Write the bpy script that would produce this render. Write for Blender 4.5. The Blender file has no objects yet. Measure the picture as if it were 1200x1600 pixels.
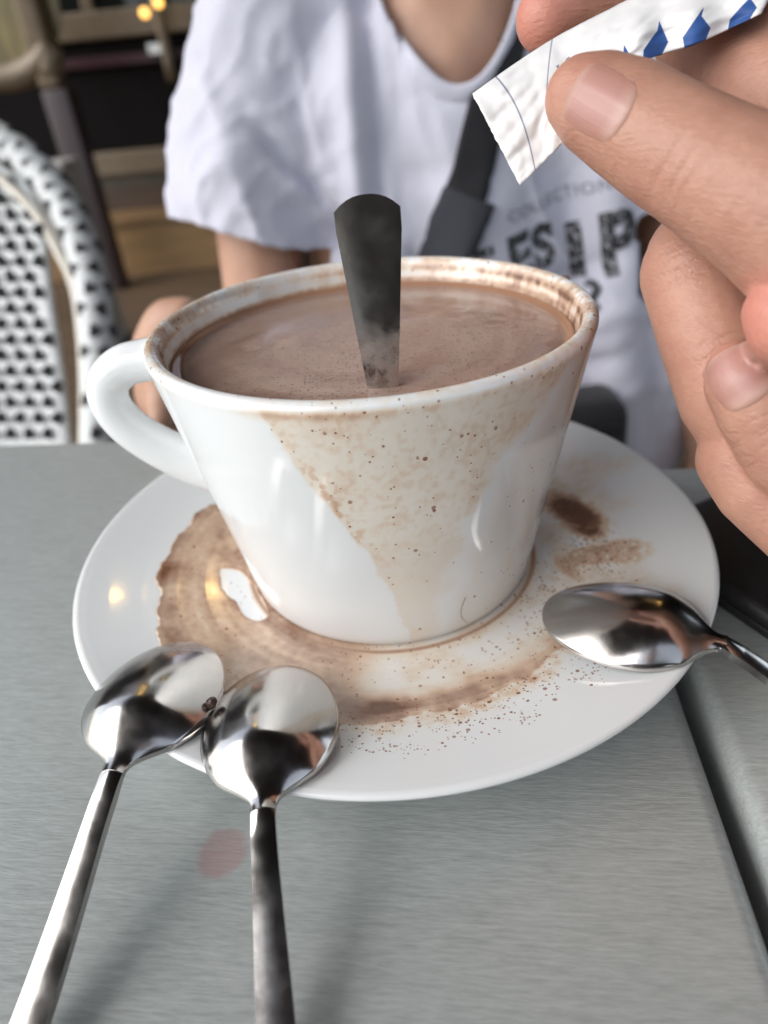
import bpy, bmesh, math, random
import numpy as np
from mathutils import Vector, Matrix, noise
from mathutils.bvhtree import BVHTree

random.seed(7)
sc = bpy.context.scene
col = sc.collection

# ------------------------------------------------------------------ camera
CAM = Vector((0.00109, -0.16506, 0.13215))
RT = Vector((0.99598, -0.04051, -0.07995)).normalized()
UP = Vector((0.08902, 0.55043, 0.83012)).normalized()
FW = Vector((-0.01038, 0.83390, -0.55182)).normalized()
FPX = 1050.0
cd = bpy.data.cameras.new('camera')
cam = bpy.data.objects.new('camera', cd)
col.objects.link(cam)
m3 = Matrix((RT, UP, -FW)).transposed()
cam.matrix_world = Matrix.Translation(CAM) @ m3.to_4x4()
cd.sensor_fit = 'VERTICAL'
cd.sensor_height = 24.0
cd.lens = FPX / 1600.0 * 24.0
cd.clip_start = 0.005
cd.clip_end = 400.0
cd.dof.use_dof = True
cd.dof.focus_distance = 0.140
cd.dof.aperture_fstop = cd.lens / 2.3
sc.camera = cam

# ------------------------------------------------------------------ light
SUN_EL, SUN_AZ = 39.0, 246.0          # soft overcast light from behind and left
w = bpy.data.worlds.new('World')
sc.world = w
w.use_nodes = True
nt = w.node_tree
sky = nt.nodes.new('ShaderNodeTexSky')
sky.sky_type = 'NISHITA'
sky.sun_disc = False
sky.sun_elevation = math.radians(SUN_EL)
sky.sun_rotation = math.radians(SUN_AZ)
sky.dust_density = 1.5
sky.ozone_density = 1.0
bg = nt.nodes['Background']
bg.inputs['Strength'].default_value = 0.15
hs = nt.nodes.new('ShaderNodeHueSaturation')
hs.inputs['Saturation'].default_value = 0.42
nt.links.new(sky.outputs[0], hs.inputs['Color'])
nt.links.new(hs.outputs[0], bg.inputs['Color'])
sd = bpy.data.lights.new('sun', 'SUN')
sd.energy = 1.5
sd.angle = math.radians(65)
sd.color = (1.0, 0.975, 0.95)
sun = bpy.data.objects.new('sun', sd)
col.objects.link(sun)
az = math.radians(SUN_AZ)
sdir = Vector((math.sin(az) * math.cos(math.radians(SUN_EL)), math.cos(az) * math.cos(math.radians(SUN_EL)), math.sin(math.radians(SUN_EL))))
sun.rotation_euler = sdir.to_track_quat('Z', 'Y').to_euler()
sun.location = sdir * 10
sc.view_settings.view_transform = 'Standard'
sc.view_settings.look = 'None'
sc.view_settings.gamma = 1.0
sc.view_settings.use_curve_mapping = False
sc.view_settings.exposure = 0.92
sc.render.engine = 'CYCLES'
sc.cycles.use_denoising = True
sc.cycles.max_bounces = 8
sc.cycles.caustics_reflective = False
sc.cycles.caustics_refractive = False

# ------------------------------------------------------------------ helpers
def ray(x, y):
    return FW + RT * ((x - 600) / FPX) - UP * ((y - 800) / FPX)
def P(x, y, d):
    return CAM + ray(x, y) * d
def on_z(x, y, z=0.0):
    r = ray(x, y)
    return CAM + r * ((z - CAM.z) / r.z)
def on_y(x, y, Y):
    r = ray(x, y)
    return CAM + r * ((Y - CAM.y) / r.y)

def tag(o, label=None, cat=None, group=None, kind=None):
    if label: o['label'] = label
    if cat: o['category'] = cat
    if group: o['group'] = group
    if kind: o['kind'] = kind
    return o
def link(name, me, mat=None, parent=None, smooth=True):
    o = bpy.data.objects.new(name, me)
    col.objects.link(o)
    if mat is not None:
        me.materials.append(mat)
    if smooth and len(me.polygons):
        me.polygons.foreach_set('use_smooth', np.ones(len(me.polygons), dtype=bool))
    if parent is not None:
        o.parent = parent
    return o
def empty(name, loc=(0, 0, 0)):
    """things keep their parts in world coordinates; the empty stands at the thing's base"""
    o = bpy.data.objects.new(name, None)
    o.empty_display_size = 0.01
    o.location = loc
    col.objects.link(o)
    return o
def adopt(parent, *obs):
    inv = Matrix.Translation(parent.location).inverted()
    for o in obs:
        o.parent = parent
        o.matrix_parent_inverse = inv
def mesh_from(name, verts, faces):
    me = bpy.data.meshes.new(name)
    me.from_pydata([tuple(v) for v in verts], [], faces)
    me.update()
    return me
def from_bm(name, bm):
    me = bpy.data.meshes.new(name)
    bmesh.ops.recalc_face_normals(bm, faces=bm.faces)
    bm.to_mesh(me)
    bm.free()
    return me
def box_bm(x0, x1, y0, y1, z0, z1, bevel=0.0, seg=3, M=None):
    bm = bmesh.new()
    bmesh.ops.create_cube(bm, size=1.0)
    for v in bm.verts:
        v.co = Vector((x0 + (v.co.x + .5) * (x1 - x0), y0 + (v.co.y + .5) * (y1 - y0), z0 + (v.co.z + .5) * (z1 - z0)))
    if bevel > 0:
        bmesh.ops.bevel(bm, geom=list(bm.edges), offset=bevel, segments=seg, profile=0.5, affect='EDGES')
    if M is not None:
        bm.transform(M)
    return bm
def box(name, dims, mat, parent=None, bevel=0.0, seg=3, M=None, smooth=False):
    return link(name, from_bm(name, box_bm(*dims, bevel=bevel, seg=seg, M=M)), mat, parent, smooth)
def catmull(pts, n):
    pts = [np.array(p, float) for p in pts]
    q = [2 * pts[0] - pts[1]] + pts + [2 * pts[-1] - pts[-2]]
    out = []
    segs = len(pts) - 1
    for i in range(n):
        t = i / (n - 1) * segs
        k = min(int(t), segs - 1)
        f = t - k
        a, b, c, d = q[k:k + 4]
        out.append(.5 * ((2 * b) + (-a + c) * f + (2 * a - 5 * b + 4 * c - d) * f * f + (-a + 3 * b - 3 * c + d) * f ** 3))
    return np.array(out)
def tube_mesh(name, pts, radii, n=64, seg=16, flat=1.0, side=None, cap=True):
    """swept tube; radii may vary; flat squashes the section along the second axis"""
    C = catmull(pts, n)
    Rr = catmull([[r] for r in radii], n)[:, 0] if len(radii) == len(pts) else np.interp(np.linspace(0, 1, n), np.linspace(0, 1, len(radii)), radii)
    T = np.gradient(C, axis=0)
    T /= np.linalg.norm(T, axis=1)[:, None]
    ref = np.array(side if side is not None else (0, 1, 0.01), float)
    verts, faces = [], []
    for i in range(n):
        s = ref - T[i] * np.dot(ref, T[i])
        s /= np.linalg.norm(s)
        b = np.cross(T[i], s)
        for k in range(seg):
            a = 2 * math.pi * k / seg
            verts.append(C[i] + s * math.cos(a) * Rr[i] + b * math.sin(a) * Rr[i] * flat)
    for i in range(n - 1):
        for k in range(seg):
            k2 = (k + 1) % seg
            faces.append((i * seg + k, i * seg + k2, (i + 1) * seg + k2, (i + 1) * seg + k))
    if cap:
        faces.append(tuple(range(seg - 1, -1, -1)))
        faces.append(tuple((n - 1) * seg + k for k in range(seg)))
    return mesh_from(name, verts, faces)
def lathe_mesh(name, prof, nseg, M=None):
    verts, faces = [], []
    n = len(prof)
    for r, z in prof:
        for k in range(nseg):
            a = 2 * math.pi * k / nseg
            verts.append((r * math.cos(a), r * math.sin(a), z))
    for i in range(n - 1):
        for k in range(nseg):
            k2 = (k + 1) % nseg
            faces.append((i * nseg + k, i * nseg + k2, (i + 1) * nseg + k2, (i + 1) * nseg + k))
    return mesh_from(name, verts, faces)
def dense(prof, step):
    out = [prof[0]]
    for a, b in zip(prof, prof[1:]):
        L = math.hypot(b[0] - a[0], b[1] - a[1])
        k = max(1, int(math.ceil(L / step)))
        for i in range(1, k + 1):
            out.append((a[0] + (b[0] - a[0]) * i / k, a[1] + (b[1] - a[1]) * i / k))
    return out
def set_attr(me, name, arr):
    a = me.attributes.new(name, 'FLOAT', 'POINT')
    a.data.foreach_set('value', np.asarray(arr, dtype=np.float32))
def coords(me):
    c = np.zeros(len(me.vertices) * 3, dtype=np.float32)
    me.vertices.foreach_get('co', c)
    return c.reshape(-1, 3)
def put_coords(me, c):
    me.vertices.foreach_set('co', np.asarray(c, dtype=np.float32).ravel())
    me.update()
def normals(me):
    c = np.zeros(len(me.vertices) * 3, dtype=np.float32)
    me.vertices.foreach_get('normal', c)
    return c.reshape(-1, 3)
def smooth_step(a, b, x):
    t = np.clip((np.asarray(x, float) - a) / (b - a), 0, 1)
    return t * t * (3 - 2 * t)
def fbm(pts, scale, octv=3, off=0.0):
    return np.array([noise.fractal(Vector((p[0] * scale + off, p[1] * scale - off, p[2] * scale + 2 * off)), 1.0, 2.0, octv) for p in pts])
def blob(name, chains, voxel, smooth_it=6, sub=3):
    """one continuous surface grown round chains of (position, radius[, squash]) points"""
    bm = bmesh.new()
    for ch in chains:
        squash = None
        pts = []
        for a, b in zip(ch, ch[1:]):
            pa, pb = Vector(a[0]), Vector(b[0])
            L = (pb - pa).length
            n = max(1, int(L / (min(a[1], b[1]) * 0.22)))
            for i in range(n):
                t = i / n
                pts.append((pa.lerp(pb, t), a[1] + (b[1] - a[1]) * t))
        pts.append((Vector(ch[-1][0]), ch[-1][1]))
        for p, r in pts:
            bmesh.ops.create_icosphere(bm, subdivisions=sub, radius=r, matrix=Matrix.Translation(p))
    return remesh(name, bm, voxel, smooth_it)
def remesh(name, bm, voxel, smooth_it):
    me = bpy.data.meshes.new(name + '_raw')
    bm.to_mesh(me)
    bm.free()
    o = bpy.data.objects.new('raw', me)
    col.objects.link(o)
    md = o.modifiers.new('r', 'REMESH')
    md.mode = 'VOXEL'
    md.voxel_size = voxel
    ms = o.modifiers.new('s', 'SMOOTH')
    ms.factor = 0.5
    ms.iterations = smooth_it
    dg = bpy.context.evaluated_depsgraph_get()
    dg.update()
    out = bpy.data.meshes.new_from_object(o.evaluated_get(dg))
    out.name = name
    bpy.data.objects.remove(o)
    bpy.data.meshes.remove(me)
    return out

# ------------------------------------------------------------------ materials
def mat(name, base=(.8, .8, .8), rough=.5, metal=0.0, spec=.5):
    m = bpy.data.materials.new(name)
    m.use_nodes = True
    b = m.node_tree.nodes['Principled BSDF']
    b.inputs['Base Color'].default_value = (*base, 1)
    b.inputs['Roughness'].default_value = rough
    b.inputs['Metallic'].default_value = metal
    b.inputs['Specular IOR Level'].default_value = spec
    return m, m.node_tree.nodes, m.node_tree.links, b
def N(nodes, typ, **kw):
    n = nodes.new(typ)
    for k, v in kw.items():
        if k in n.inputs:
            n.inputs[k].default_value = v
        else:
            setattr(n, k, v)
    return n
def objcoord(nodes, links, scale=(1, 1, 1), rot=(0, 0, 0)):
    tc = nodes.new('ShaderNodeTexCoord')
    mp = nodes.new('ShaderNodeMapping')
    mp.inputs['Scale'].default_value = scale
    mp.inputs['Rotation'].default_value = rot
    links.new(tc.outputs['Object'], mp.inputs['Vector'])
    return mp.outputs['Vector']
def noise_tex(nodes, links, vec, scale, detail=3.0, rough=.5, dist=0.0):
    n = nodes.new('ShaderNodeTexNoise')
    n.inputs['Scale'].default_value = scale
    n.inputs['Detail'].default_value = detail
    n.inputs['Roughness'].default_value = rough
    n.inputs['Distortion'].default_value = dist
    links.new(vec, n.inputs['Vector'])
    return n.outputs['Fac']
def ramp(nodes, links, fac, stops):
    r = nodes.new('ShaderNodeValToRGB')
    e = r.color_ramp.elements
    while len(e) < len(stops):
        e.new(0.5)
    for el, (p, c) in zip(e, stops):
        el.position = p
        el.color = (*c, 1) if len(c) == 3 else c
    links.new(fac, r.inputs['Fac'])
    return r.outputs['Color']
def mix(nodes, links, fac, a, b, blend='MIX'):
    m = nodes.new('ShaderNodeMix')
    m.data_type = 'RGBA'
    m.blend_type = blend
    for sock, v in ((m.inputs[0], fac), (m.inputs[6], a), (m.inputs[7], b)):
        if hasattr(v, 'is_linked'):
            links.new(v, sock)
        elif isinstance(v, (int, float)):
            sock.default_value = v
        else:
            sock.default_value = (*v, 1)
    return m.outputs[2]
def math_n(nodes, links, op, a, b=0.0, clamp=False):
    m = nodes.new('ShaderNodeMath')
    m.operation = op
    m.use_clamp = clamp
    for i, v in enumerate((a, b)):
        if hasattr(v, 'is_linked'):
            links.new(v, m.inputs[i])
        else:
            m.inputs[i].default_value = v
    return m.outputs[0]
def attr(nodes, name):
    a = nodes.new('ShaderNodeAttribute')
    a.attribute_name = name
    return a.outputs['Fac']
def bump(nodes, links, b, h, strength, dist):
    n = nodes.new('ShaderNodeBump')
    n.inputs['Strength'].default_value = strength
    n.inputs['Distance'].default_value = dist
    links.new(h, n.inputs['Height'])
    links.new(n.outputs['Normal'], b.inputs['Normal'])
    return n

def m_table(name, ang):
    m, n, l, b = mat(name, (.4, .41, .4), .36, .22)
    v = objcoord(n, l, (1, 1, 1), (0, 0, -ang))
    mp = n.new('ShaderNodeMapping')
    mp.inputs['Scale'].default_value = (230, 1700, 1700)
    l.new(v, mp.inputs['Vector'])
    g = noise_tex(n, l, mp.outputs[0], 1.0, 3.0, .6)
    mp2 = n.new('ShaderNodeMapping')
    mp2.inputs['Scale'].default_value = (70, 650, 650)
    l.new(v, mp2.inputs['Vector'])
    g2 = noise_tex(n, l, mp2.outputs[0], 1.0, 2.0)
    big = noise_tex(n, l, v, 14.0, 3.0)
    gg = math_n(n, l, 'ADD', math_n(n, l, 'MULTIPLY', g, .65), math_n(n, l, 'MULTIPLY', g2, .35))
    c = ramp(n, l, gg, [(.3, (.36, .39, .38)), (.5, (.50, .535, .52)), (.7, (.62, .655, .64))])
    c = mix(n, l, math_n(n, l, 'MULTIPLY', big, .5), c, (.43, .46, .45))
    if name == 'brushed_metal':
        # round rosy stain, dried on the top beside the spoon
        pc = on_z(347, 1332, 0)
        tc = n.new('ShaderNodeTexCoord')
        d = n.new('ShaderNodeVectorMath'); d.operation = 'DISTANCE'
        d.inputs[1].default_value = pc
        l.new(tc.outputs['Object'], d.inputs[0])
        dd = math_n(n, l, 'ADD', d.outputs['Value'], math_n(n, l, 'MULTIPLY', noise_tex(n, l, v, 350.0, 2.0), .0024))
        s = n.new('ShaderNodeMapRange')
        s.inputs['From Min'].default_value = .0070; s.inputs['From Max'].default_value = .0055
        l.new(dd, s.inputs['Value'])
        f = math_n(n, l, 'MULTIPLY', s.outputs[0], math_n(n, l, 'ADD', .30, math_n(n, l, 'MULTIPLY', g, .45)))
        c = mix(n, l, f, c, (.40, .19, .19))
        l.new(math_n(n, l, 'SUBTRACT', .22, math_n(n, l, 'MULTIPLY', f, .4)), b.inputs['Metallic'])
    l.new(c, b.inputs['Base Color'])
    rr = math_n(n, l, 'ADD', .30, math_n(n, l, 'MULTIPLY', big, .18))
    l.new(rr, b.inputs['Roughness'])
    bump(n, l, b, gg, .5, .0003)
    return m

def m_china(name, clean=False):
    m, n, l, b = mat(name, (.78, .80, .80), .09, 0, .5)
    b.inputs['Coat Weight'].default_value = .25
    b.inputs['Coat Roughness'].default_value = .03
    if clean:
        return m
    v = objcoord(n, l)
    film = attr(n, 'film')
    speck = attr(n, 'speck')
    n1 = noise_tex(n, l, v, 260.0, 4.0, .65)
    n2 = noise_tex(n, l, v, 900.0, 3.0, .6)
    mod = math_n(n, l, 'ADD', math_n(n, l, 'MULTIPLY', n1, .55), math_n(n, l, 'MULTIPLY', n2, .35))
    wet0 = attr(n, 'wet')
    f = math_n(n, l, 'MULTIPLY', film, math_n(n, l, 'ADD', math_n(n, l, 'ADD', .55, math_n(n, l, 'MULTIPLY', wet0, .33)), math_n(n, l, 'MULTIPLY', mod, math_n(n, l, 'SUBTRACT', 1.0, math_n(n, l, 'MULTIPLY', wet0, .75)))), True)
    c = ramp(n, l, f, [(0, (.78, .80, .80)), (.10, (.75, .70, .62)), (.16, (.73, .645, .54)), (.35, (.62, .45, .325)), (.6, (.42, .28, .205)), (.85, (.26, .135, .08)), (1, (.15, .07, .042))])
    # specks of cocoa powder: small grains, their number set by the painted density
    sp = None
    for sc_, th in ((700.0, .30), (1400.0, .38)):
        vo = n.new('ShaderNodeTexVoronoi')
        vo.inputs['Scale'].default_value = sc_
        vo.inputs['Randomness'].default_value = 1.0
        l.new(v, vo.inputs['Vector'])
        sep = n.new('ShaderNodeSeparateColor')
        l.new(vo.outputs['Color'], sep.inputs[0])
        on = math_n(n, l, 'LESS_THAN', sep.outputs[0], speck)
        rad = math_n(n, l, 'MULTIPLY', math_n(n, l, 'ADD', sep.outputs[1], .25), th)
        near = math_n(n, l, 'LESS_THAN', vo.outputs['Distance'], rad)
        s1 = math_n(n, l, 'MULTIPLY', math_n(n, l, 'MULTIPLY', on, near), math_n(n, l, 'ADD', math_n(n, l, 'MULTIPLY', sep.outputs[2], .4), .6))
        sp = s1 if sp is None else math_n(n, l, 'MAXIMUM', sp, s1)
    c = mix(n, l, sp, c, (.24, .085, .035))
    l.new(c, b.inputs['Base Color'])
    wet = attr(n, 'wet')
    ro = math_n(n, l, 'ADD', .09, math_n(n, l, 'MULTIPLY', math_n(n, l, 'MULTIPLY', f, math_n(n, l, 'SUBTRACT', 1.0, wet)), .6))
    l.new(ro, b.inputs['Roughness'])
    h = math_n(n, l, 'ADD', math_n(n, l, 'MULTIPLY', sp, .4), math_n(n, l, 'MULTIPLY', math_n(n, l, 'MULTIPLY', f, n2), .5))
    bump(n, l, b, h, .5, .00018)
    return m

def m_cocoa():
    m, n, l, b = mat('hot_cocoa', (.25, .15, .11), .2, 0, .5)
    v = objcoord(n, l)
    foam = attr(n, 'foam')
    edge = attr(n, 'edge')
    n1 = noise_tex(n, l, v, 130.0, 4.0, .6, 1.5)
    n2 = noise_tex(n, l, v, 1400.0, 2.0, .7)
    f = math_n(n, l, 'ADD', math_n(n, l, 'MULTIPLY', foam, .75), math_n(n, l, 'MULTIPLY', math_n(n, l, 'SUBTRACT', n1, .5), .7), True)
    c = ramp(n, l, f, [(0, (.31, .20, .155)), (.45, (.40, .275, .22)), (1, (.53, .395, .325))])
    c = mix(n, l, edge, c, (.36, .19, .105))
    vo = n.new('ShaderNodeTexVoronoi'); vo.inputs['Scale'].default_value = 1100.0
    l.new(v, vo.inputs['Vector'])
    sep = n.new('ShaderNodeSeparateColor'); l.new(vo.outputs['Color'], sep.inputs[0])
    spk = math_n(n, l, 'MULTIPLY', math_n(n, l, 'LESS_THAN', vo.outputs['Distance'], .33), math_n(n, l, 'LESS_THAN', sep.outputs[0], math_n(n, l, 'MULTIPLY', foam, .6)))
    c = mix(n, l, math_n(n, l, 'MULTIPLY', spk, .5), c, (.085, .04, .028))
    l.new(c, b.inputs['Base Color'])
    l.new(math_n(n, l, 'ADD', .10, math_n(n, l, 'MULTIPLY', f, .42)), b.inputs['Roughness'])
    h = math_n(n, l, 'MULTIPLY', foam, math_n(n, l, 'ADD', n2, math_n(n, l, 'MULTIPLY', spk, -.8)))
    bump(n, l, b, h, .55, .00025)
    return m

def m_steel(name='spoon_steel', cocoa=0.0):
    m, n, l, b = mat(name, (.62, .60, .57), .12, 1.0)
    v = objcoord(n, l)
    s1 = noise_tex(n, l, v, 160.0, 4.0, .6)
    mp = n.new('ShaderNodeMapping'); mp.inputs['Scale'].default_value = (1800, 260, 800); mp.inputs['Rotation'].default_value = (0, 0, .5)
    l.new(v, mp.inputs['Vector'])
    s2 = noise_tex(n, l, mp.outputs[0], 1.0, 2.0)
    r = math_n(n, l, 'ADD', .11, math_n(n, l, 'MULTIPLY', math_n(n, l, 'POWER', s1, 2.0), .30))
    l.new(r, b.inputs['Roughness'])
    c = mix(n, l, math_n(n, l, 'MULTIPLY', s2, .35), (.56, .54, .52), (.38, .365, .35))
    if cocoa:
        fl = attr(n, 'film')
        f = math_n(n, l, 'MULTIPLY', fl, math_n(n, l, 'MULTIPLY', math_n(n, l, 'SUBTRACT', s1, .40), 5.0, True), True)
        c = mix(n, l, f, c, (.24, .13, .085))
        l.new(math_n(n, l, 'SUBTRACT', 1.0, math_n(n, l, 'MULTIPLY', f, .95)), b.inputs['Metallic'])
        l.new(math_n(n, l, 'ADD', r, math_n(n, l, 'MULTIPLY', f, .3)), b.inputs['Roughness'])
    l.new(c, b.inputs['Base Color'])
    bump(n, l, b, math_n(n, l, 'ADD', s1, math_n(n, l, 'MULTIPLY', s2, .15)), .12, .0002)
    return m

def m_skin(name, base, deep, sc_=1.0):
    m, n, l, b = mat(name, base, .42, 0, .4)
    v = objcoord(n, l)
    n1 = noise_tex(n, l, v, 95.0 * sc_, 5.0, .65)
    n2 = noise_tex(n, l, v, 900.0 * sc_, 3.0, .6)
    mp = n.new('ShaderNodeMapping'); mp.inputs['Scale'].default_value = (240 * sc_, 900 * sc_, 1500 * sc_); mp.inputs['Rotation'].default_value = (.3, .4, .6)
    l.new(v, mp.inputs['Vector'])
    n3 = noise_tex(n, l, mp.outputs[0], 1.0, 3.0)
    red = attr(n, 'red')
    c = mix(n, l, ramp(n, l, n1, [(.3, (0, 0, 0)), (.75, (1, 1, 1))]), base, deep)
    c = mix(n, l, math_n(n, l, 'MULTIPLY', red, .75), c, (.60, .215, .165))
    l.new(c, b.inputs['Base Color'])
    b.inputs['Subsurface Weight'].default_value = .18
    b.inputs['Subsurface Radius'].default_value = (.006, .0022, .0012)
    b.inputs['Subsurface Scale'].default_value = .5
    l.new(math_n(n, l, 'ADD', .36, math_n(n, l, 'MULTIPLY', n2, .2)), b.inputs['Roughness'])
    h = math_n(n, l, 'ADD', math_n(n, l, 'MULTIPLY', n2, .5), math_n(n, l, 'MULTIPLY', n3, .8))
    cr = attr(n, 'crease')
    h = math_n(n, l, 'SUBTRACT', h, math_n(n, l, 'MULTIPLY', cr, 2.2))
    bump(n, l, b, h, .65, .0004)
    return m

def m_cloth(name, base, rough=.85, sc_=1.0, weave=2600.0):
    m, n, l, b = mat(name, base, rough, 0, .2)
    v = objcoord(n, l)
    n1 = noise_tex(n, l, v, weave, 2.0)
    n2 = noise_tex(n, l, v, 45.0, 3.0)
    c = mix(n, l, math_n(n, l, 'MULTIPLY', n1, .25), base, tuple(x * .8 for x in base))
    l.new(c, b.inputs['Base Color'])
    b.inputs['Sheen Weight'].default_value = .15
    bump(n, l, b, math_n(n, l, 'ADD', math_n(n, l, 'MULTIPLY', n1, .12), n2), .35, .003)
    return m

def m_plain(name, base, rough=.5, metal=0.0, nscale=60.0, var=.35, bumpd=.0005, spec=.5, stretch=(1, 1, 1)):
    m, n, l, b = mat(name, base, rough, metal, spec)
    v = objcoord(n, l, stretch)
    n1 = noise_tex(n, l, v, nscale, 4.0, .6)
    c = ramp(n, l, n1, [(.25, tuple(x * (1 - var) for x in base)), (.75, tuple(min(1, x * (1 + var)) for x in base))])
    l.new(c, b.inputs['Base Color'])
    l.new(math_n(n, l, 'ADD', rough - .08, math_n(n, l, 'MULTIPLY', n1, .16)), b.inputs['Roughness'])
    bump(n, l, b, n1, .3, bumpd)
    return m

def m_lamp(name, color, strength):
    m = bpy.data.materials.new(name)
    m.use_nodes = True
    b = m.node_tree.nodes['Principled BSDF']
    b.inputs['Base Color'].default_value = (*color, 1)
    b.inputs['Emission Color'].default_value = (*color, 1)
    b.inputs['Emission Strength'].default_value = strength
    return m

TANG = math.radians(-7.4)
MT = m_table('brushed_metal', TANG)
MT2 = m_table('brushed_metal_next', TANG)
M_CHINA = m_china('stained_porcelain')
M_CLEAN = m_china('white_porcelain', True)
M_COCOA = m_cocoa()
M_STEEL = m_steel()
M_STEEL_C = m_steel('cocoa_smeared_steel', 1.0)
M_SKIN = m_skin('adult_skin', (.48, .262, .185), (.385, .185, .132))
M_SKIN2 = m_skin('young_skin', (.50, .30, .21), (.44, .25, .17), .6)
M_BLACK = m_plain('black_leather', (.012, .012, .013), .42, 0, 400.0, .3, .0004)
M_WEB = m_cloth('black_webbing', (.014, .014, .017), .8)
M_WEB2 = m_cloth('charcoal_sleeve', (.032, .034, .042), .75)
M_SHIRT = m_cloth('white_jersey', (.57, .57, .655), .9)

# ------------------------------------------------------------------ tables
e1 = Vector((math.cos(TANG), math.sin(TANG), 0))
e2 = Vector((-math.sin(TANG), math.cos(TANG), 0))
TM = Matrix.Rotation(TANG, 4, 'Z')
gp = on_z(1061, 1065, 0)
s_right = gp.dot(e1)
s_far = on_z(110, 688, 0).dot(e2)
s_far2 = on_z(1062, 726, 0).dot(e2)
def table(name, x0, x1, y0, y1, m, label):
    t = empty(name, TM @ Vector(((x0 + x1) / 2, (y0 + y1) / 2, -.75)))
    tag(t, label, 'table')
    top = box('tabletop', (x0, x1, y0, y1, -.026, 0), m, None, .0045, 4, TM, True)
    cx, cy = (x0 + x1) / 2, (y0 + y1) / 2
    colm = link('column', from_bm('column', box_bm(cx - .03, cx + .03, cy - .03, cy + .03, -.735, -.026, .008, 3, TM)), M_BLACK)
    ft = link('foot', from_bm('foot', box_bm(cx - .2, cx + .2, cy - .2, cy + .2, -.75, -.735, .006, 3, TM)), M_BLACK)
    adopt(t, top, colm, ft)
    return t
table('cafe_table', s_right - .62, s_right, s_far - .60, s_far, MT, 'brushed metal cafe table carrying the cocoa cup and its saucer')
table('cafe_table', s_right + .0045, s_right + .62, s_far2 - .60, s_far2, MT2, 'neighbouring brushed metal cafe table with the black pouch on it')

# ------------------------------------------------------------------ saucer
NS = 880
sprof_top = [(0, .0085), (.041, .0085), (.045, .0086), (.050, .0090), (.056, .0100), (.064, .0118), (.073, .0142), (.081, .0165), (.0865, .0180), (.0885, .01845)]
lip = [(.0894, .0184), (.0899, .0179), (.0898, .0172), (.0890, .0165)]
under = [(.080, .0130), (.065, .0085), (.052, .0046), (.0475, .0035), (.0470, .0006), (.0455, .0003), (.0440, .0006), (.0435, .0035), (0, .0040)]
top_d = dense(sprof_top, .00034)
prof = [(max(r, 1e-5), z) for r, z in top_d + lip + dense(under, .004)]
def saucer_z(r):
    return np.interp(r, [a for a, _ in sprof_top], [b for _, b in sprof_top])
def ang_tab(tab, th):
    """piecewise-linear radius over angle (degrees, 0..360)"""
    return np.interp(th, [a for a, _ in tab], [b for _, b in tab])
def wob(x, y, s, off=0.0, octv=3):
    return np.array([noise.fractal(Vector((a * s + off, b * s - off, off)), 1.0, 2.0, octv) for a, b in zip(x, y)])
OUT = [(140, 30), (147, 46), (150, 62), (154, 67), (162, 68), (173, 68.4), (185, 68.2), (198, 69.4), (210, 71), (219, 71.6), (230, 73.5), (240, 73.5), (246, 72.5), (257, 69.6), (268, 67.5), (281, 66), (293, 64.4), (308, 63), (325, 62)]
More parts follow.
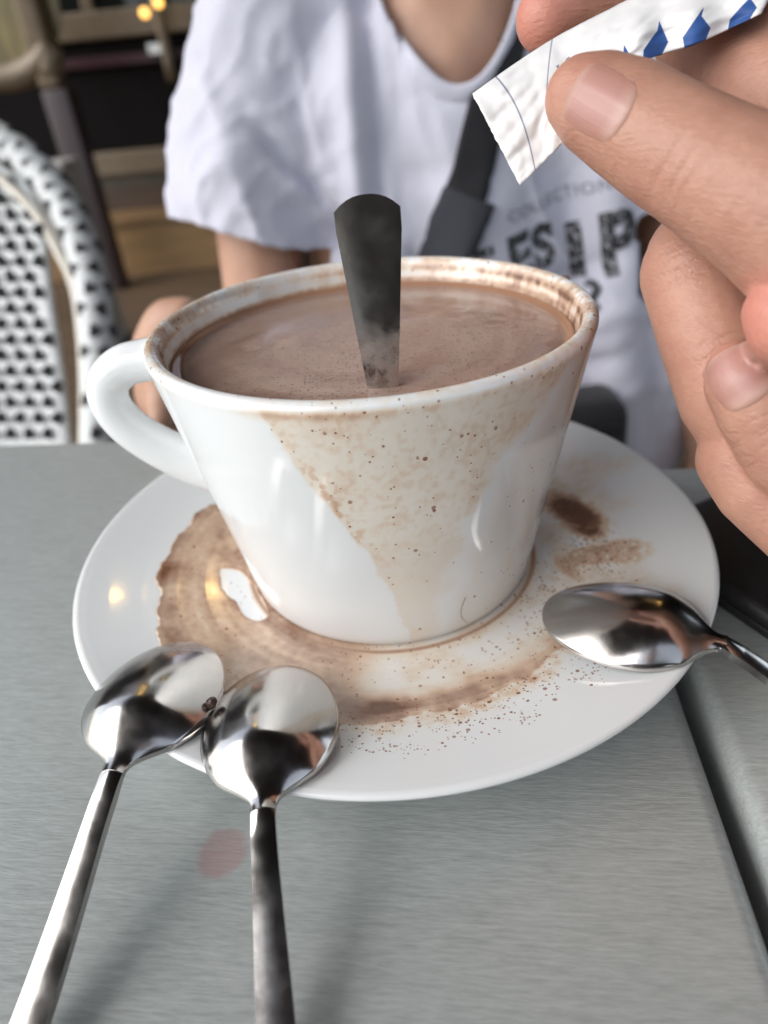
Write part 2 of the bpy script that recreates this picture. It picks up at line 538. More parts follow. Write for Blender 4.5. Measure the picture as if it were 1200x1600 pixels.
def paint_saucer(x, y):
    r = np.hypot(x, y) * 1000
    th = np.degrees(np.arctan2(y, x)) % 360
    n_lo = wob(x, y, 95, 3.0)
    n_hi = wob(x, y, 420, 9.0)
    ro = ang_tab(OUT, th) + 1.7 * n_lo + .35 * n_hi
    n_st = np.array([noise.fractal(Vector((a * .42, b * .022, 7.7)), 1.0, 2.0, 4) for a, b in zip(r, th)])
    inside = smooth_step(-.25, .35, ro - r)
    # the pool: strong on the left, thinning out along the front
    strength = ang_tab([(140, .0), (146, .56), (160, .54), (200, .50), (235, .52), (258, .52), (275, .42), (300, .30), (318, .12), (330, 0), (360, 0)], th)
    film = inside * strength
    # clean gap torn open in the pool beside the cup
    hx, hy = r * np.cos(np.radians(th - 195)), r * np.sin(np.radians(th - 195))
    gap = ((hx - 46.0 + .28 * (hy - 2)) / 4.6) ** 2 + ((hy - 3.2) / 13.5) ** 2 + .55 * n_lo
    gapm = smooth_step(1.05, .88, gap)
    # radial structure of the front: pale next to the cup, dark crescent further out
    front = smooth_step(248, 268, th) * smooth_step(345, 320, th)
    cres = np.exp(-((r - ang_tab([(240, 62), (268, 63), (290, 61.5), (320, 60)], th)) / 4.6) ** 2)
    pale = np.exp(-((r - 49) / 5.0) ** 2)
    film = film * (1 - front) + front * inside * (.055 + ang_tab([(245, .80), (256, 1.0), (266, 1.08), (278, .76), (294, .42), (312, .24), (330, .05)], th) * cres * (.9 + .35 * n_lo) + .10 * np.exp(-((r - 43.5) / 2.0) ** 2) + .16 * np.clip(n_lo, 0, 1))
    film += front * np.exp(-((r - (ro + 1)) / 2.6) ** 2) * ang_tab([(248, .2), (290, .32), (312, .22), (322, 0)], th) * (.7 + .8 * np.clip(n_hi, -.5, 1))
    # streaks along the swirl in the left pool
    left = smooth_step(262, 246, th) * smooth_step(140, 150, th)
    film *= 1 + left * (.13 * np.sin(r * .52 + 1.3 * n_lo + th * .012 + 1.0) - .24 * np.exp(-((r - 58) / 4.5) ** 2))
    film += left * inside * (.10 * np.exp(-((r - ro) / 1.0) ** 2) + .05 * smooth_step(.1, .5, n_lo) + .04 * np.clip(n_hi, -.5, .8))
    film *= 1 + (.30 * n_st + .35 * n_lo + .15 * n_hi) * (left + front)
    film *= 1 - gapm
    film += .10 * smooth_step(1.5, 1.1, gap) * (1 - gapm) * left
    # dried smears behind the right spoon
    sx, sy = x * 1000, y * 1000
    def smear(cx, cy, a, b, rot, amp, rag=.45):
        c_, s_ = math.cos(math.radians(rot)), math.sin(math.radians(rot))
        u, v_ = (sx - cx) * c_ + (sy - cy) * s_, -(sx - cx) * s_ + (sy - cy) * c_
        return amp * smooth_step(1.3, .35, np.sqrt((u / a) ** 2 + (v_ / b) ** 2) + rag * n_lo + .25 * n_hi) * np.clip(.75 + rag * (.9 * n_hi + .5 * n_lo), .1, 1.3)
    film = np.maximum(film, smear(58.5, 8.5, 14.5, 5.6, -66, 1.5, .2))
    film = np.maximum(film, smear(59.5, -1.0, 7.0, 4.6, -60, 1.3, .35))
    film = np.maximum(film, smear(58, -13, 11, 7.5, -20, .62, .9))
    film = np.maximum(film, smear(49.5, -15, 8, 2.6, -75, .62, .6))
    film = np.maximum(film, smear(68, 30, 14, 6, -35, .13, .9))
    film = np.maximum(film, smear(55, 24, 22, 9, -45, .15, .9))
    film = np.maximum(film, smear(55, -24, 22, 11, -62, .17, .8))
    film = np.maximum(film, smear(50, -8, 14, 7, -80, .20, .8))
    # ring of liquid hugging the foot of the cup
    ringm = np.exp(-((r - 42.6) / .75) ** 2) * ang_tab([(0, .55), (30, .3), (120, .3), (170, .7), (360, .62)], th)
    film = np.maximum(film, ringm)
    # powder specks
    sp = np.zeros_like(r)
    band = ang_tab([(240, 78), (258, 77.5), (270, 79.5), (283, 79.5), (294, 78.2), (304, 78.2), (312, 77), (330, 70)], th)
    sp += .34 * smooth_step(.4, -2.5, r - band - 2 * n_lo) * smooth_step(60, 68, r) * smooth_step(245, 255, th) * smooth_step(318, 305, th)
    sp += .13 * smooth_step(72, 60, r) * smooth_step(243, 262, th) * smooth_step(350, 335, th)
    sp += .32 * smooth_step(15, 6, np.hypot(sx - 58, sy + 12))
    sp += .20 * smooth_step(22, 10, np.hypot(sx - 48, sy + 32)) * smooth_step(42, 46, r)
    sp += .06 * inside * left
    sp *= .55 + .9 * np.clip(n_lo + .4, 0, 1.2)
    wet = np.clip(left * inside * (1 - gapm) + front * cres * inside + ringm, 0, 1)
    return np.clip(film, 0, 1), np.clip(sp, 0, .6), wet, inside * (1 - gapm), left, ro - r
sme = lathe_mesh('saucer_plate', prof, NS)
ca = coords(sme)
nt_ = len(top_d) * NS
film = np.zeros(len(ca)); speck = np.zeros(len(ca)); wet = np.zeros(len(ca))
sel = np.zeros(len(ca), bool); sel[:nt_] = True
sel &= (np.hypot(ca[:, 0], ca[:, 1]) > .036)
f_, s_, w_, _, _, _ = paint_saucer(ca[sel, 0], ca[sel, 1])
film[sel], speck[sel], wet[sel] = f_, s_, w_
set_attr(sme, 'film', film); set_attr(sme, 'speck', speck); set_attr(sme, 'wet', wet)
saucer = link('saucer', sme, M_CHINA)
tag(saucer, 'round white porcelain saucer smeared with spilled cocoa under the cup', 'saucer')

# the pool of spilled cocoa: a thin liquid sheet with a raised rim
rs = np.arange(.0405, .0775, .00028)
ths = np.radians(np.arange(140, 275.01, .3))
RR, TT = np.meshgrid(rs, ths, indexing='ij')
X, Y = (RR * np.cos(TT)).ravel(), (RR * np.sin(TT)).ravel()
f_, s_, w_, ins_, left_, dro = paint_saucer(X, Y)
thick = .00042 * smooth_step(.25, .9, ins_) * smooth_step(268, 246, np.degrees(TT).ravel()) * smooth_step(144, 150, np.degrees(TT).ravel())
thick *= .75 + .5 * np.exp(-(np.clip(dro, 0, 9) / 1.0) ** 2)
Z = saucer_z(np.hypot(X, Y)) + thick - .00006
nr, nth = RR.shape
keep = thick > .00008
idx = -np.ones(nr * nth, int)
faces = []
K = keep.reshape(nr, nth)
for i in range(nr - 1):
    for j in range(nth - 1):
        if K[i, j] or K[i + 1, j] or K[i, j + 1] or K[i + 1, j + 1]:
            faces.append((i * nth + j, (i + 1) * nth + j, (i + 1) * nth + j + 1, i * nth + j + 1))
used = sorted({v for f in faces for v in f})
idx[used] = np.arange(len(used))
pm = mesh_from('cocoa_puddle', np.stack([X, Y, Z], 1)[used], [tuple(int(idx[v]) for v in f) for f in faces])
set_attr(pm, 'film', f_[used]); set_attr(pm, 'speck', s_[used]); set_attr(pm, 'wet', w_[used])
pud = link('cocoa_puddle', pm, M_CHINA)
tag(pud, 'pinkish brown puddle of spilled cocoa pooled on the saucer beside the cup', 'spill')

# ------------------------------------------------------------------ cup
NC = 760
RB, ZB, RTOP, ZT = .0416, .0120, .0541, .0800
cup_out = [(.0001, .0110), (.034, .0110), (.0365, .0087), (.0395, .0087), (.0408, .0096), (.04145, .0112), (.0418, .0130), (.0541, .0790), (.05435, .0803)]
cup_lip = [(.0543, .0813), (.0539, .0820), (.0532, .08245), (.0524, .0825), (.0516, .0822), (.0510, .0815)]
cup_in = [(.0505, .0800), (.0497, .0765), (.0490, .0725), (.0400, .020), (.037, .0165), (.030, .0150), (.0001, .0150)]
po = dense(cup_out, .00055)
pl = cup_lip
pi_ = dense(cup_in, .0006)
cprof = po + pl + pi_
cme = lathe_mesh('cup_body', cprof, NC)
ca = coords(cme)
th = np.degrees(np.arctan2(ca[:, 1], ca[:, 0]))
zz = ca[:, 2] * 1000
ring = np.repeat(np.arange(len(cprof)), NC)
outer = ring < len(po)
lipm = (ring >= len(po) - 3) & (ring < len(po) + len(pl) + 2)
inner = ring >= len(po) + len(pl)
film = np.zeros(len(ca)); speck = np.zeros(len(ca)); wet = np.zeros(len(ca))
vis = (zz > 9) & ((zz > 60) | outer)
nl = np.zeros(len(ca)); nh = np.zeros(len(ca)); nstreak = np.zeros(len(ca))
nl[vis] = [noise.fractal(Vector(p) * 120, 1.0, 2.0, 3) for p in ca[vis]]
nh[vis] = [noise.fractal(Vector(p) * 620 + Vector((5, 1, 2)), 1.0, 2.0, 3) for p in ca[vis]]
nstreak[vis] = [noise.fractal(Vector((p[0] * 260, p[1] * 260, p[2] * 40)), 1.0, 2.0, 3) for p in ca[vis]]
# cocoa stain on the front, its V outline painted along sky reflection edges
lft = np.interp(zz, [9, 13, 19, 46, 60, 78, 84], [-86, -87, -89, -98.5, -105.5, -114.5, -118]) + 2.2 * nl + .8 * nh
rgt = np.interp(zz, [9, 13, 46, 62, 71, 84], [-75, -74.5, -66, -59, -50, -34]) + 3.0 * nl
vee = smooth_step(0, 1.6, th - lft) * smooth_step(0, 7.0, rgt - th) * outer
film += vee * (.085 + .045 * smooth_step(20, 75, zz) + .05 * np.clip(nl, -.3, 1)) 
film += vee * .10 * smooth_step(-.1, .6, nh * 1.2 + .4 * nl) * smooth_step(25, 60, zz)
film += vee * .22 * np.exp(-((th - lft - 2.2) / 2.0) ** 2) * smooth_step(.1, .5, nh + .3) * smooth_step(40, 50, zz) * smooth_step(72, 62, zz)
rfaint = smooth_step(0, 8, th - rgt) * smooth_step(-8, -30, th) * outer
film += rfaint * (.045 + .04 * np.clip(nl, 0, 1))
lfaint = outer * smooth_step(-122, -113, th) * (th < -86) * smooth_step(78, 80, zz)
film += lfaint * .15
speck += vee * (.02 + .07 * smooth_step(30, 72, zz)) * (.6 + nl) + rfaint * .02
# crust on the lip
lipw = np.interp(th % 360, [0, 20, 50, 75, 100, 130, 160, 182, 200, 225, 245, 262, 290, 315, 335, 360],
                 [.46, .42, .36, .26, .12, .16, .34, .60, .42, .06, .05, .20, .22, .34, .52, .46])
lip_in = smooth_step(len(po) - 2, len(po) + len(pl) - 1, ring)
film += lipm * lipw * (.10 + .95 * lip_in) * np.clip(.5 + .8 * nh + .8 * nl, 0, 1.3)
film += outer * np.exp(-((zz - 80) / 1.6) ** 2) * .35 * lipw * np.clip(.4 + nh, 0, 1)
speck += lipm * .25 * lipw
# inside wall: tide mark above the drink, runs and stains to the right
tide = 76.3 + .5 * nl + np.interp(th % 360, [0, 40, 90, 150, 200, 270, 330, 360], [1.2, 1.0, .5, .1, .1, .2, .8, 1.2])
film += inner * .55 * smooth_step(.7, -.4, zz - tide) * np.clip(.8 + .5 * nh, 0, 1.2)
rwall = np.interp(th % 360, [0, 30, 60, 90, 115, 140, 175, 190, 330, 360], [1, .9, .62, .38, .12, .05, .22, .4, .5, 1])
film += inner * rwall * (.16 + .42 * smooth_step(.0, .55, nstreak + .35 * smooth_step(76, 81, zz)))
film += inner * .42 * rwall * smooth_step(78.6, 80.5, zz + .8 * nl)
wet[inner] = .4
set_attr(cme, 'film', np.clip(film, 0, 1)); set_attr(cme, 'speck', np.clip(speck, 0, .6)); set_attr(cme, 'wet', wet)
cup = empty('cocoa_cup', (0, 0, .0087))
tag(cup, 'white porcelain cup with cocoa stains down its front, standing on the saucer', 'cup')
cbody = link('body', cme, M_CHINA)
hp = [(-.0522, .0, .0752), (-.0560, .0, .0752), (-.0630, .0, .0742), (-.0682, .0, .0702), (-.0694, .0, .0640), (-.0664, .0, .0572), (-.0602, .0, .0508), (-.0528, .0, .0456), (-.0455, .0, .0415)]
chandle = link('handle', tube_mesh('handle', hp, [.0052, .0048, .0046, .0046, .0047, .0049, .0052, .0056, .006], 90, 28, 1.14), M_CLEAN)
adopt(cup, cbody, chandle)

# the drink
ZL = .0750
rl = .0494
nr, na = 120, 480
vv, ff = [], []
for i in range(nr + 1):
    r = rl * (i / nr) ** .8
    for k in range(na):
        a = 2 * math.pi * k / na
        vv.append((max(r, 1e-5) * math.cos(a), max(r, 1e-5) * math.sin(a), ZL))
for i in range(nr):
    for k in range(na):
        k2 = (k + 1) % na
        ff.append((i * na + k, (i + 1) * na + k, (i + 1) * na + k2, i * na + k2))
dm = mesh_from('hot_chocolate', vv, ff)
dc = coords(dm)
r = np.hypot(dc[:, 0], dc[:, 1])
ta = np.arctan2(dc[:, 1], dc[:, 0])
lo = np.array([noise.fractal(Vector((p[0] * 55, p[1] * 55, 4)), 1.0, 2.0, 4) for p in dc])
sw = np.array([noise.fractal(Vector((rr * 210 + .25 * tt, tt * 1.1, 1.7)), 1.0, 2.0, 4) for rr, tt in zip(r, ta)])
fx, fy = dc[:, 0] - .004, dc[:, 1] + .010
fo = smooth_step(1.25, .75, np.hypot(fx / .036, fy / .026) + .35 * lo)
foam = np.clip(fo * (.75 + .35 * sw + .5 * lo) + .30 * np.clip(sw + .6 * lo, 0, 1) * smooth_step(.047, .03, r), 0, 1)
dc[:, 2] += .0010 * smooth_step(rl - .0035, rl, r) ** 2 + .00035 * fo + .00008 * lo * (r < .046)
put_coords(dm, dc)
set_attr(dm, 'foam', foam)
set_attr(dm, 'edge', smooth_step(rl - .0032, rl - .0006, r) * .8)
drink = link('hot_chocolate', dm, M_COCOA)
tag(drink, 'milky brown hot chocolate with fine froth filling the cup', 'drink')
dr = bmesh.new()
bmesh.ops.create_uvsphere(dr, u_segments=20, v_segments=12, radius=.0016)
for v in dr.verts:
    v.co = Vector((v.co.x * 1.3, v.co.y * 1.0, v.co.z * .8)) + P(880, 437, .196)
dme = from_bm('cocoa_drop', dr)
set_attr(dme, 'film', np.full(len(dme.vertices), .75)); set_attr(dme, 'speck', np.zeros(len(dme.vertices))); set_attr(dme, 'wet', np.ones(len(dme.vertices)))
tag(link('cocoa_drop', dme, M_CHINA), 'small brown cocoa drop sitting on the cup rim', 'drop')

# ------------------------------------------------------------------ spoons
def spoon(name, T, Nk, hpts, W, D, label, group, face=1.0, upv=(0, 0, 1), hw_end=.0035, h_tan=.35, h_end=(1, 1, .35), film_fn=None, m=None):
    """tip T, neck Nk, then handle points; the bowl bulges along +up*face"""
    T, Nk = np.array(T), np.array(Nk)
    upv = np.array(upv, float)
    ax = T - Nk
    L = np.linalg.norm(ax); ax /= L
    lat = np.cross(upv, ax); lat /= np.linalg.norm(lat)
    nrm = np.cross(ax, lat)
    root = empty(name, tuple(Nk))
    nu, nv = 64, 40
    th_ = .0011
    def grid(us, fn, nv):
        top, bot = [], []
        for u in us:
            for j in range(nv + 1):
                s = -1 + 2 * j / nv
                p, n_ = fn(u, s)
                top.append(p); bot.append(p - n_ * th_)
        return top, bot
    w0 = .0023
    def hw(u):   # half width along the bowl, u: 0 neck -> 1 tip
        e = max(0.0, 1 - ((u - .52) / .48) ** 2) if u > .52 else 1.0
        body = W / 2 * (math.sqrt(e) if u > .52 else (1 - (1 - u / .52) ** 2.3) * float(smooth_step(-.06, .20, u)))
        return math.sqrt(body ** 2 + (w0 * 1.02 * max(0, 1 - max(0, u - .1) * 1.2)) ** 2)
    def dome(u):
        return D * (math.sin(math.pi * min(1, u ** .82)) ** .75 * float(smooth_step(-.04, .34, u)) if 0 < u < 1 else 0.0)
    def bowl_fn(u, s):
        h = dome(u) * (1 - abs(s) ** 2.3)
        flat = .0009 * (1 - s * s) * max(0, 1 - u * 2.5)
        p = Nk + ax * (L * u) + lat * (hw(u) * s) + nrm * ((h + flat) * face)
        return p, nrm * face
    us = [.5 - .5 * math.cos(math.pi * i / nu) for i in range(nu + 1)]
    top, bot = grid(us, bowl_fn, nv)
    def solid(top, bot, nu, nv):
        V = top + bot
        off = len(top)
        F = []
        for i in range(nu):
            for j in range(nv):
                a, b_, c, d = i * (nv + 1) + j, i * (nv + 1) + j + 1, (i + 1) * (nv + 1) + j + 1, (i + 1) * (nv + 1) + j
                F.append((a, b_, c, d)); F.append((off + d, off + c, off + b_, off + a))
        rim = [j for j in range(nv + 1)] + [i * (nv + 1) + nv for i in range(1, nu + 1)] + [nu * (nv + 1) + j for j in range(nv - 1, -1, -1)] + [i * (nv + 1) for i in range(nu - 1, 0, -1)]
        for a, b_ in zip(rim, rim[1:] + rim[:1]):
            F.append((b_, a, off + a, off + b_))
        return V, F
    V, F = solid(top, bot, nu, nv)
    bm = bmesh.new()
    bv = [bm.verts.new(v) for v in V]
    for f in F:
        try: bm.faces.new([bv[k] for k in f])
        except ValueError: pass
    bmesh.ops.remove_doubles(bm, verts=bm.verts, dist=1e-6)
    me = from_bm('bowl', bm)
    mm = m or M_STEEL
    bowl = link('bowl', me, mm)
    # handle
    He = np.array(hpts[-1]); st = Nk + ax * .0012
    Lh = np.linalg.norm(He - st)
    m0 = -ax * Lh * h_tan
    m1 = (He - st) * np.array(h_end)
    C = np.array([(2 * t ** 3 - 3 * t ** 2 + 1) * st + (t ** 3 - 2 * t ** 2 + t) * m0 + (3 * t ** 2 - 2 * t ** 3) * He + (t ** 3 - t ** 2) * m1 for t in np.linspace(0, 1, 110)])
    n = len(C)
    Tn = np.gradient(C, axis=0); Tn /= np.linalg.norm(Tn, axis=1)[:, None]
    d_ = np.concatenate([[0], np.cumsum(np.linalg.norm(np.diff(C, axis=0), axis=1))]); d_ /= d_[-1]
    top, bot = [], []
    nv2 = 10
    for i in range(n):
        lt = np.cross(Tn[i], upv); lt /= np.linalg.norm(lt)
        nn = np.cross(lt, Tn[i])
        wd = np.interp(d_[i], [0, .06, .25, .9, 1], [w0, w0 * .97, w0 * 1.05, hw_end, hw_end])
        endw = float(smooth_step(.88, 1.0, d_[i]))
        tt_ = np.interp(d_[i], [0, .1, .95, 1], [.0011, .0019, .0013, .0004])
        for j in range(nv2 + 1):
            s = -1 + 2 * j / nv2
            p = C[i] + lt * (wd * s) + nn * (np.interp(d_[i], [0, .12, 1], [.0009, .0003, .00018]) * (1 - s * s)) * face - Tn[i] * (endw * wd * .42 * abs(s) ** 2.4)
            top.append(p); bot.append(p - nn * tt_ * face)
    V, F = solid(top, bot, n - 1, nv2)
    hm = mesh_from('handle', V, F)
    bm = bmesh.new(); bm.from_mesh(hm); bmesh.ops.recalc_face_normals(bm, faces=bm.faces); bm.to_mesh(hm); bm.free()
    han = link('handle', hm, mm)
    for o in (bowl, han):
        c_ = coords(o.data)
        set_attr(o.data, 'film', film_fn(c_) if film_fn else np.zeros(len(c_)))
        try:
            o.data.set_sharp_from_angle(angle=math.radians(50))
        except Exception:
            pass
    adopt(root, bowl, han)
    tag(root, label, 'spoon', group)
    return root

z_n = .0205
# spoon nearer the table edge side, bowl on the pool
T1, N1 = on_z(292, 1003, .0165), on_z(174, 1207, z_n)
spoon('spoon', T1, N1, [on_z(-30, 1790, .0020)], .0300, .0068,
      'steel spoon with a pale cocoa film on its bowl tip, resting across the saucer rim', 'steel spoons on the saucer', m=M_STEEL_C,
      film_fn=lambda c: .5 * smooth_step(.010, .003, np.linalg.norm(c - np.array(on_z(292, 1000, .02)), axis=1)))
T2, N2 = on_z(432, 1040, .0155), on_z(410, 1266, z_n)
spoon('spoon', T2, N2, [on_z(438, 1790, .0020)], .0290, .0068,
      'steel spoon beside the round pink stain, bowl turned down on the saucer', 'steel spoons on the saucer')
T3, N3 = on_z(850, 946, .0170), on_z(1136, 1004, .0205)
spoon('spoon', T3, N3, [on_z(1420, 1190, .0030)], .0290, .0070,
      'steel spoon reflecting the hand, bowl turned down beside the dried smear and the black pouch', 'steel spoons on the saucer')
# spoon standing in the drink
Bq, Tq = on_z(597, 612, ZL), on_y(571, 303, -.028)
dirv = (Bq - Tq).normalized()
foot = Vector((.003, -.031, .0235))
Nk4 = Bq.lerp(foot, .45)
spoon('spoon', foot, Nk4, [Tq], .024, .004,
      'steel spoon standing upright in the hot chocolate with its handle end up', 'steel spoons in use', face=1.0, upv=(-.05, -1, .35), hw_end=.0063, h_tan=1.0, h_end=(1, 1.5, 1), m=M_STEEL_C,
      film_fn=lambda c: .8 * smooth_step(.0165, .002, (c - np.array(Bq)) @ np.array(-dirv)))

# crumb and hair
cb = bmesh.new()
bmesh.ops.create_icosphere(cb, subdivisions=2, radius=.0013)
for v in cb.verts:
    v.co = v.co * (1 + .35 * noise.noise(v.co * 1500)) + on_z(331, 1098, .0205)
tag(link('chocolate_crumb', from_bm('chocolate_crumb', cb), m_plain('crumb_brown', (.05, .02, .012), .45, 0, 900.0), smooth=False),
    'tiny dark chocolate crumb caught between the two spoon bowls', 'crumb')
hpts = []
for t_ in np.linspace(0, 1, 7):
    a = math.radians(-66.5 - 1.6 * math.sin(t_ * 2.6) + 2.6 * t_ ** 3)
    z = .0225 - .0105 * t_
    rr = np.interp(z, [.0130, .0790], [.0418, .0541]) + .00025
    hpts.append((rr * math.cos(a), rr * math.sin(a), z))
tag(link('hair_strand', tube_mesh('hair_strand', hpts, [.00006, .00006], 40, 5), m_plain('hair_dark', (.02, .012, .01), .5)),
    'single short dark hair stuck to the front of the cup', 'hair')

# ------------------------------------------------------------------ hand with the sugar sachet
def H(x, y, d, rpx):
    return (P(x, y, d), rpx * d / FPX)
chains = [
    # thumb
    [H(912, 152, .1255, 60), H(940, 166, .1245, 74), H(985, 190, .1225, 84), H(1040, 226, .120, 90), H(1120, 272, .116, 99), H(1230, 335, .112, 118), H(1330, 400, .110, 140)],
    # index finger behind the sachet
    [H(858, 28, .1500, 52), H(900, 0, .1500, 62), H(985, -30, .1490, 70), H(1085, -40, .1460, 74), H(1180, 20, .140, 82), H(1290, 110, .132, 100), H(1400, 250, .125, 120)],
    # web between index finger and thumb
    [H(1075, 55, .1460, 52), H(1150, 100, .140, 78), H(1260, 180, .132, 110)],
    # middle finger: knuckle towards the cup, then down and back
    [H(1330, 380, .140, 95), H(1200, 395, .142, 90), H(1098, 405, .1430, 86), H(1088, 425, .1425, 84), H(1112, 520, .1405, 80), H(1140, 620, .139, 76), H(1180, 690, .138, 70)],
    # ring finger
    [H(1340, 560, .139, 85), H(1190, 640, .1405, 76), H(1164, 715, .139, 72), H(1190, 760, .137, 70), H(1270, 835, .134, 70), H(1340, 800, .128, 70)],
    # little finger with the nail
    [H(1152, 578, .1265, 46), H(1162, 598, .1265, 58), H(1190, 640, .1265, 66), H(1240, 710, .127, 72), H(1330, 790, .128, 78)],
    # ball of the thumb
    [H(1215, 488, .112, 52), H(1238, 510, .1115, 66), H(1320, 500, .112, 90), H(1400, 430, .114, 130)],
    # palm and wrist leaving to the right
    [H(1390, 300, .128, 150), H(1400, 480, .128, 160), H(1420, 640, .130, 140)],
    [H(1400, 460, .125, 170), H(1650, 560, .112, 200), H(1900, 660, .100, 230), H(2400, 900, .085, 300)],
]
hme = blob('hand_skin', chains, .00062, 5)
hc = coords(hme)
red = np.zeros(len(hc)); crease = np.zeros(len(hc))
for (x, y, d, rad, a_) in ((850, 25, .150, .012, 1.0), (1215, 495, .111, .011, .9), (1150, 575, .1265, .008, .5), (905, 150, .1255, .009, .35)):
    red = np.maximum(red, a_ * smooth_step(rad, rad * .35, np.linalg.norm(hc - np.array(P(x, y, d)), axis=1)))
axv = np.array((P(1120, 272, .116) - P(985, 190, .1225)).normalized())
for (x, y, d, k) in ((1035, 262, .112, .35), (1052, 250, .112, .28), (1072, 268, .112, .4), (1020, 275, .112, .25), (1090, 285, .112, .3)):
    q = hc - np.array(P(x, y, d))
    al = q @ axv
    perp = np.linalg.norm(q - al[:, None] * axv, axis=1)
    crease = np.maximum(crease, k * np.exp(-((al + .12 * perp * math.sin(k * 9)) / .0006) ** 2) * smooth_step(.006, .002, perp))
# knuckle folds of the middle finger and skin lines on the other joints
for (x, y, d, dx, dy, rad, reps) in ((1050, 400, .132, .35, 1.0, .009, 7), (1130, 560, .130, .35, 1.0, .008, 5), (1120, 720, .128, .5, .8, .008, 5), (1185, 690, .118, .65, .75, .007, 4)):
    c0 = P(x, y, d)
    a3 = np.array((P(x + dx * 50, y + dy * 50, d) - c0).normalized())
    q = hc - np.array(c0)
    al = q @ a3
    pr = np.linalg.norm(q - al[:, None] * a3, axis=1)
    for k in range(reps):
        o_ = (k - (reps - 1) / 2) * .0017
        wv_ = .0006 * np.sin(pr * 700 + k * 2.1)
        crease = np.maximum(crease, (.25 + .2 * ((k * 37) % 5) / 5) * np.exp(-((al - o_ + wv_) / .00042) ** 2) * smooth_step(rad, rad * .3, pr))
set_attr(hme, 'red', red); set_attr(hme, 'crease', crease)
holder = empty('person', (.06, -.50, -.75))
tag(holder, 'person whose bare adult hand pinches the torn sugar sachet over the saucer', 'person')
hand = link('hand', hme, M_SKIN)
hand['label'] = 'bare hand with thumb and fingers closed on the sachet'
adopt(holder, hand)
# unseen rest of the seated person, added for dark reflections: clothes, sleeve, head
wr = P(2400, 900, .085)
px0, py0 = .05, -.56
jk = [
    [((px0, py0, -.32), .13), ((px0, py0 + .01, -.05), .125), ((px0, py0, .20), .12), ((px0, py0 - .01, .30), .09)],
    [((px0 - .09, py0, -.32), .11), ((px0 - .08, py0, .0), .10), ((px0 - .09, py0, .22), .095)],
    [((px0 + .09, py0, -.32), .11), ((px0 + .08, py0, .0), .10), ((px0 + .09, py0, .22), .095)],
    [((px0 - .18, py0, .30), .06), ((px0, py0 - .01, .345), .06), ((px0 + .18, py0, .30), .06)],
    [((px0 + .19, py0, .29), .058), ((px0 + .27, py0 + .06, .06), .050), ((px0 + .30, py0 + .12, -.02), .048), (wr.lerp(Vector((px0 + .30, py0 + .12, -.02)), .12), .036)],
    [((px0 - .19, py0, .29), .058), ((px0 - .27, py0 + .03, .05), .050), ((px0 - .27, py0 + .08, -.12), .045), ((px0 - .15, py0 + .22, -.22), .036)],
    [((px0 - .09, py0, -.36), .10), ((px0 - .10, py0 + .22, -.36), .075), ((px0 - .10, py0 + .40, -.37), .065), ((px0 - .10, py0 + .40, -.69), .05)],
    [((px0 + .09, py0, -.36), .10), ((px0 + .10, py0 + .22, -.36), .075), ((px0 + .10, py0 + .40, -.37), .065), ((px0 + .10, py0 + .40, -.69), .05)],
]
M_JACKET = m_cloth('dark_brown_clothes', (.075, .066, .062), .85)
clothes = link('clothing', blob('clothing', jk, .008, 4, 2), M_JACKET)
hd = [
    [((px0, py0 - .01, .34), .055), ((px0, py0 + .0, .43), .052)],
    [((px0, py0 + .02, .47), .065), ((px0, py0 + .01, .53), .082), ((px0, py0 - .005, .555), .085)],
    [((px0, py0 + .065, .445), .032), ((px0, py0 + .060, .49), .045)],
    [((px0, py0 + .112, .487), .010), ((px0, py0 + .102, .52), .007)],
    [((px0 - .085, py0 + .0, .50), .014), ((px0 - .087, py0 - .004, .525), .015)],
    [((px0 + .085, py0 + .0, .50), .014), ((px0 + .087, py0 - .004, .525), .015)],
]
hdm = blob('head', hd, .005, 4, 2)
set_attr(hdm, 'red', np.zeros(len(hdm.vertices))); set_attr(hdm, 'crease', np.zeros(len(hdm.vertices)))
head = link('head', hdm, M_SKIN)
hb2 = bmesh.new()
for hz, hy, hr in ((.562, -.015, .094), (.55, -.03, .094), (.52, -.04, .082), (.48, -.045, .065)):
    bmesh.ops.create_icosphere(hb2, subdivisions=3, radius=hr, matrix=Matrix.Translation((px0, py0 + hy, hz)))
hair2 = link('hair', remesh('hair', hb2, .006, 4), m_plain('black_hair', (.015, .011, .01), .5, 0, 120.0, .4, .002, .4, (1, 1, .1)))
adopt(holder, clothes, head, hair2)
M_NAIL, nn_, ll_, nb_ = mat('fingernail', (.62, .34, .30), .32, 0, .5)
vv_ = objcoord(nn_, ll_, (1, 1, 1))
cn = ramp(nn_, ll_, attr(nn_, 'tipfac'), [(0, (.46, .25, .185)), (.12, (.46, .27, .22)), (.3, (.40, .195, .16)), (.84, (.42, .21, .175)), (.95, (.50, .31, .25)), (1, (.52, .34, .27))])
ac_ = math_n(nn_, ll_, 'ABSOLUTE', attr(nn_, 'across'))
edge_n = nn_.new('ShaderNodeMapRange'); edge_n.inputs['From Min'].default_value = .55; edge_n.inputs['From Max'].default_value = 1.0
ll_.new(ac_, edge_n.inputs['Value'])
cn = mix(nn_, ll_, math_n(nn_, ll_, 'MULTIPLY', edge_n.outputs[0], .8), cn, (.43, .22, .16))
ll_.new(cn, nb_.inputs['Base Color'])
nb_.inputs['Coat Weight'].default_value = .2
nw = nn_.new('ShaderNodeTexNoise'); nw.inputs['Scale'].default_value = 22.0
uvn = nn_.new('ShaderNodeAttribute'); uvn.attribute_name = 'across'
ll_.new(uvn.outputs['Fac'], nw.inputs['Vector'])
bump(nn_, ll_, nb_, nw.outputs['Fac'], .35, .0003)
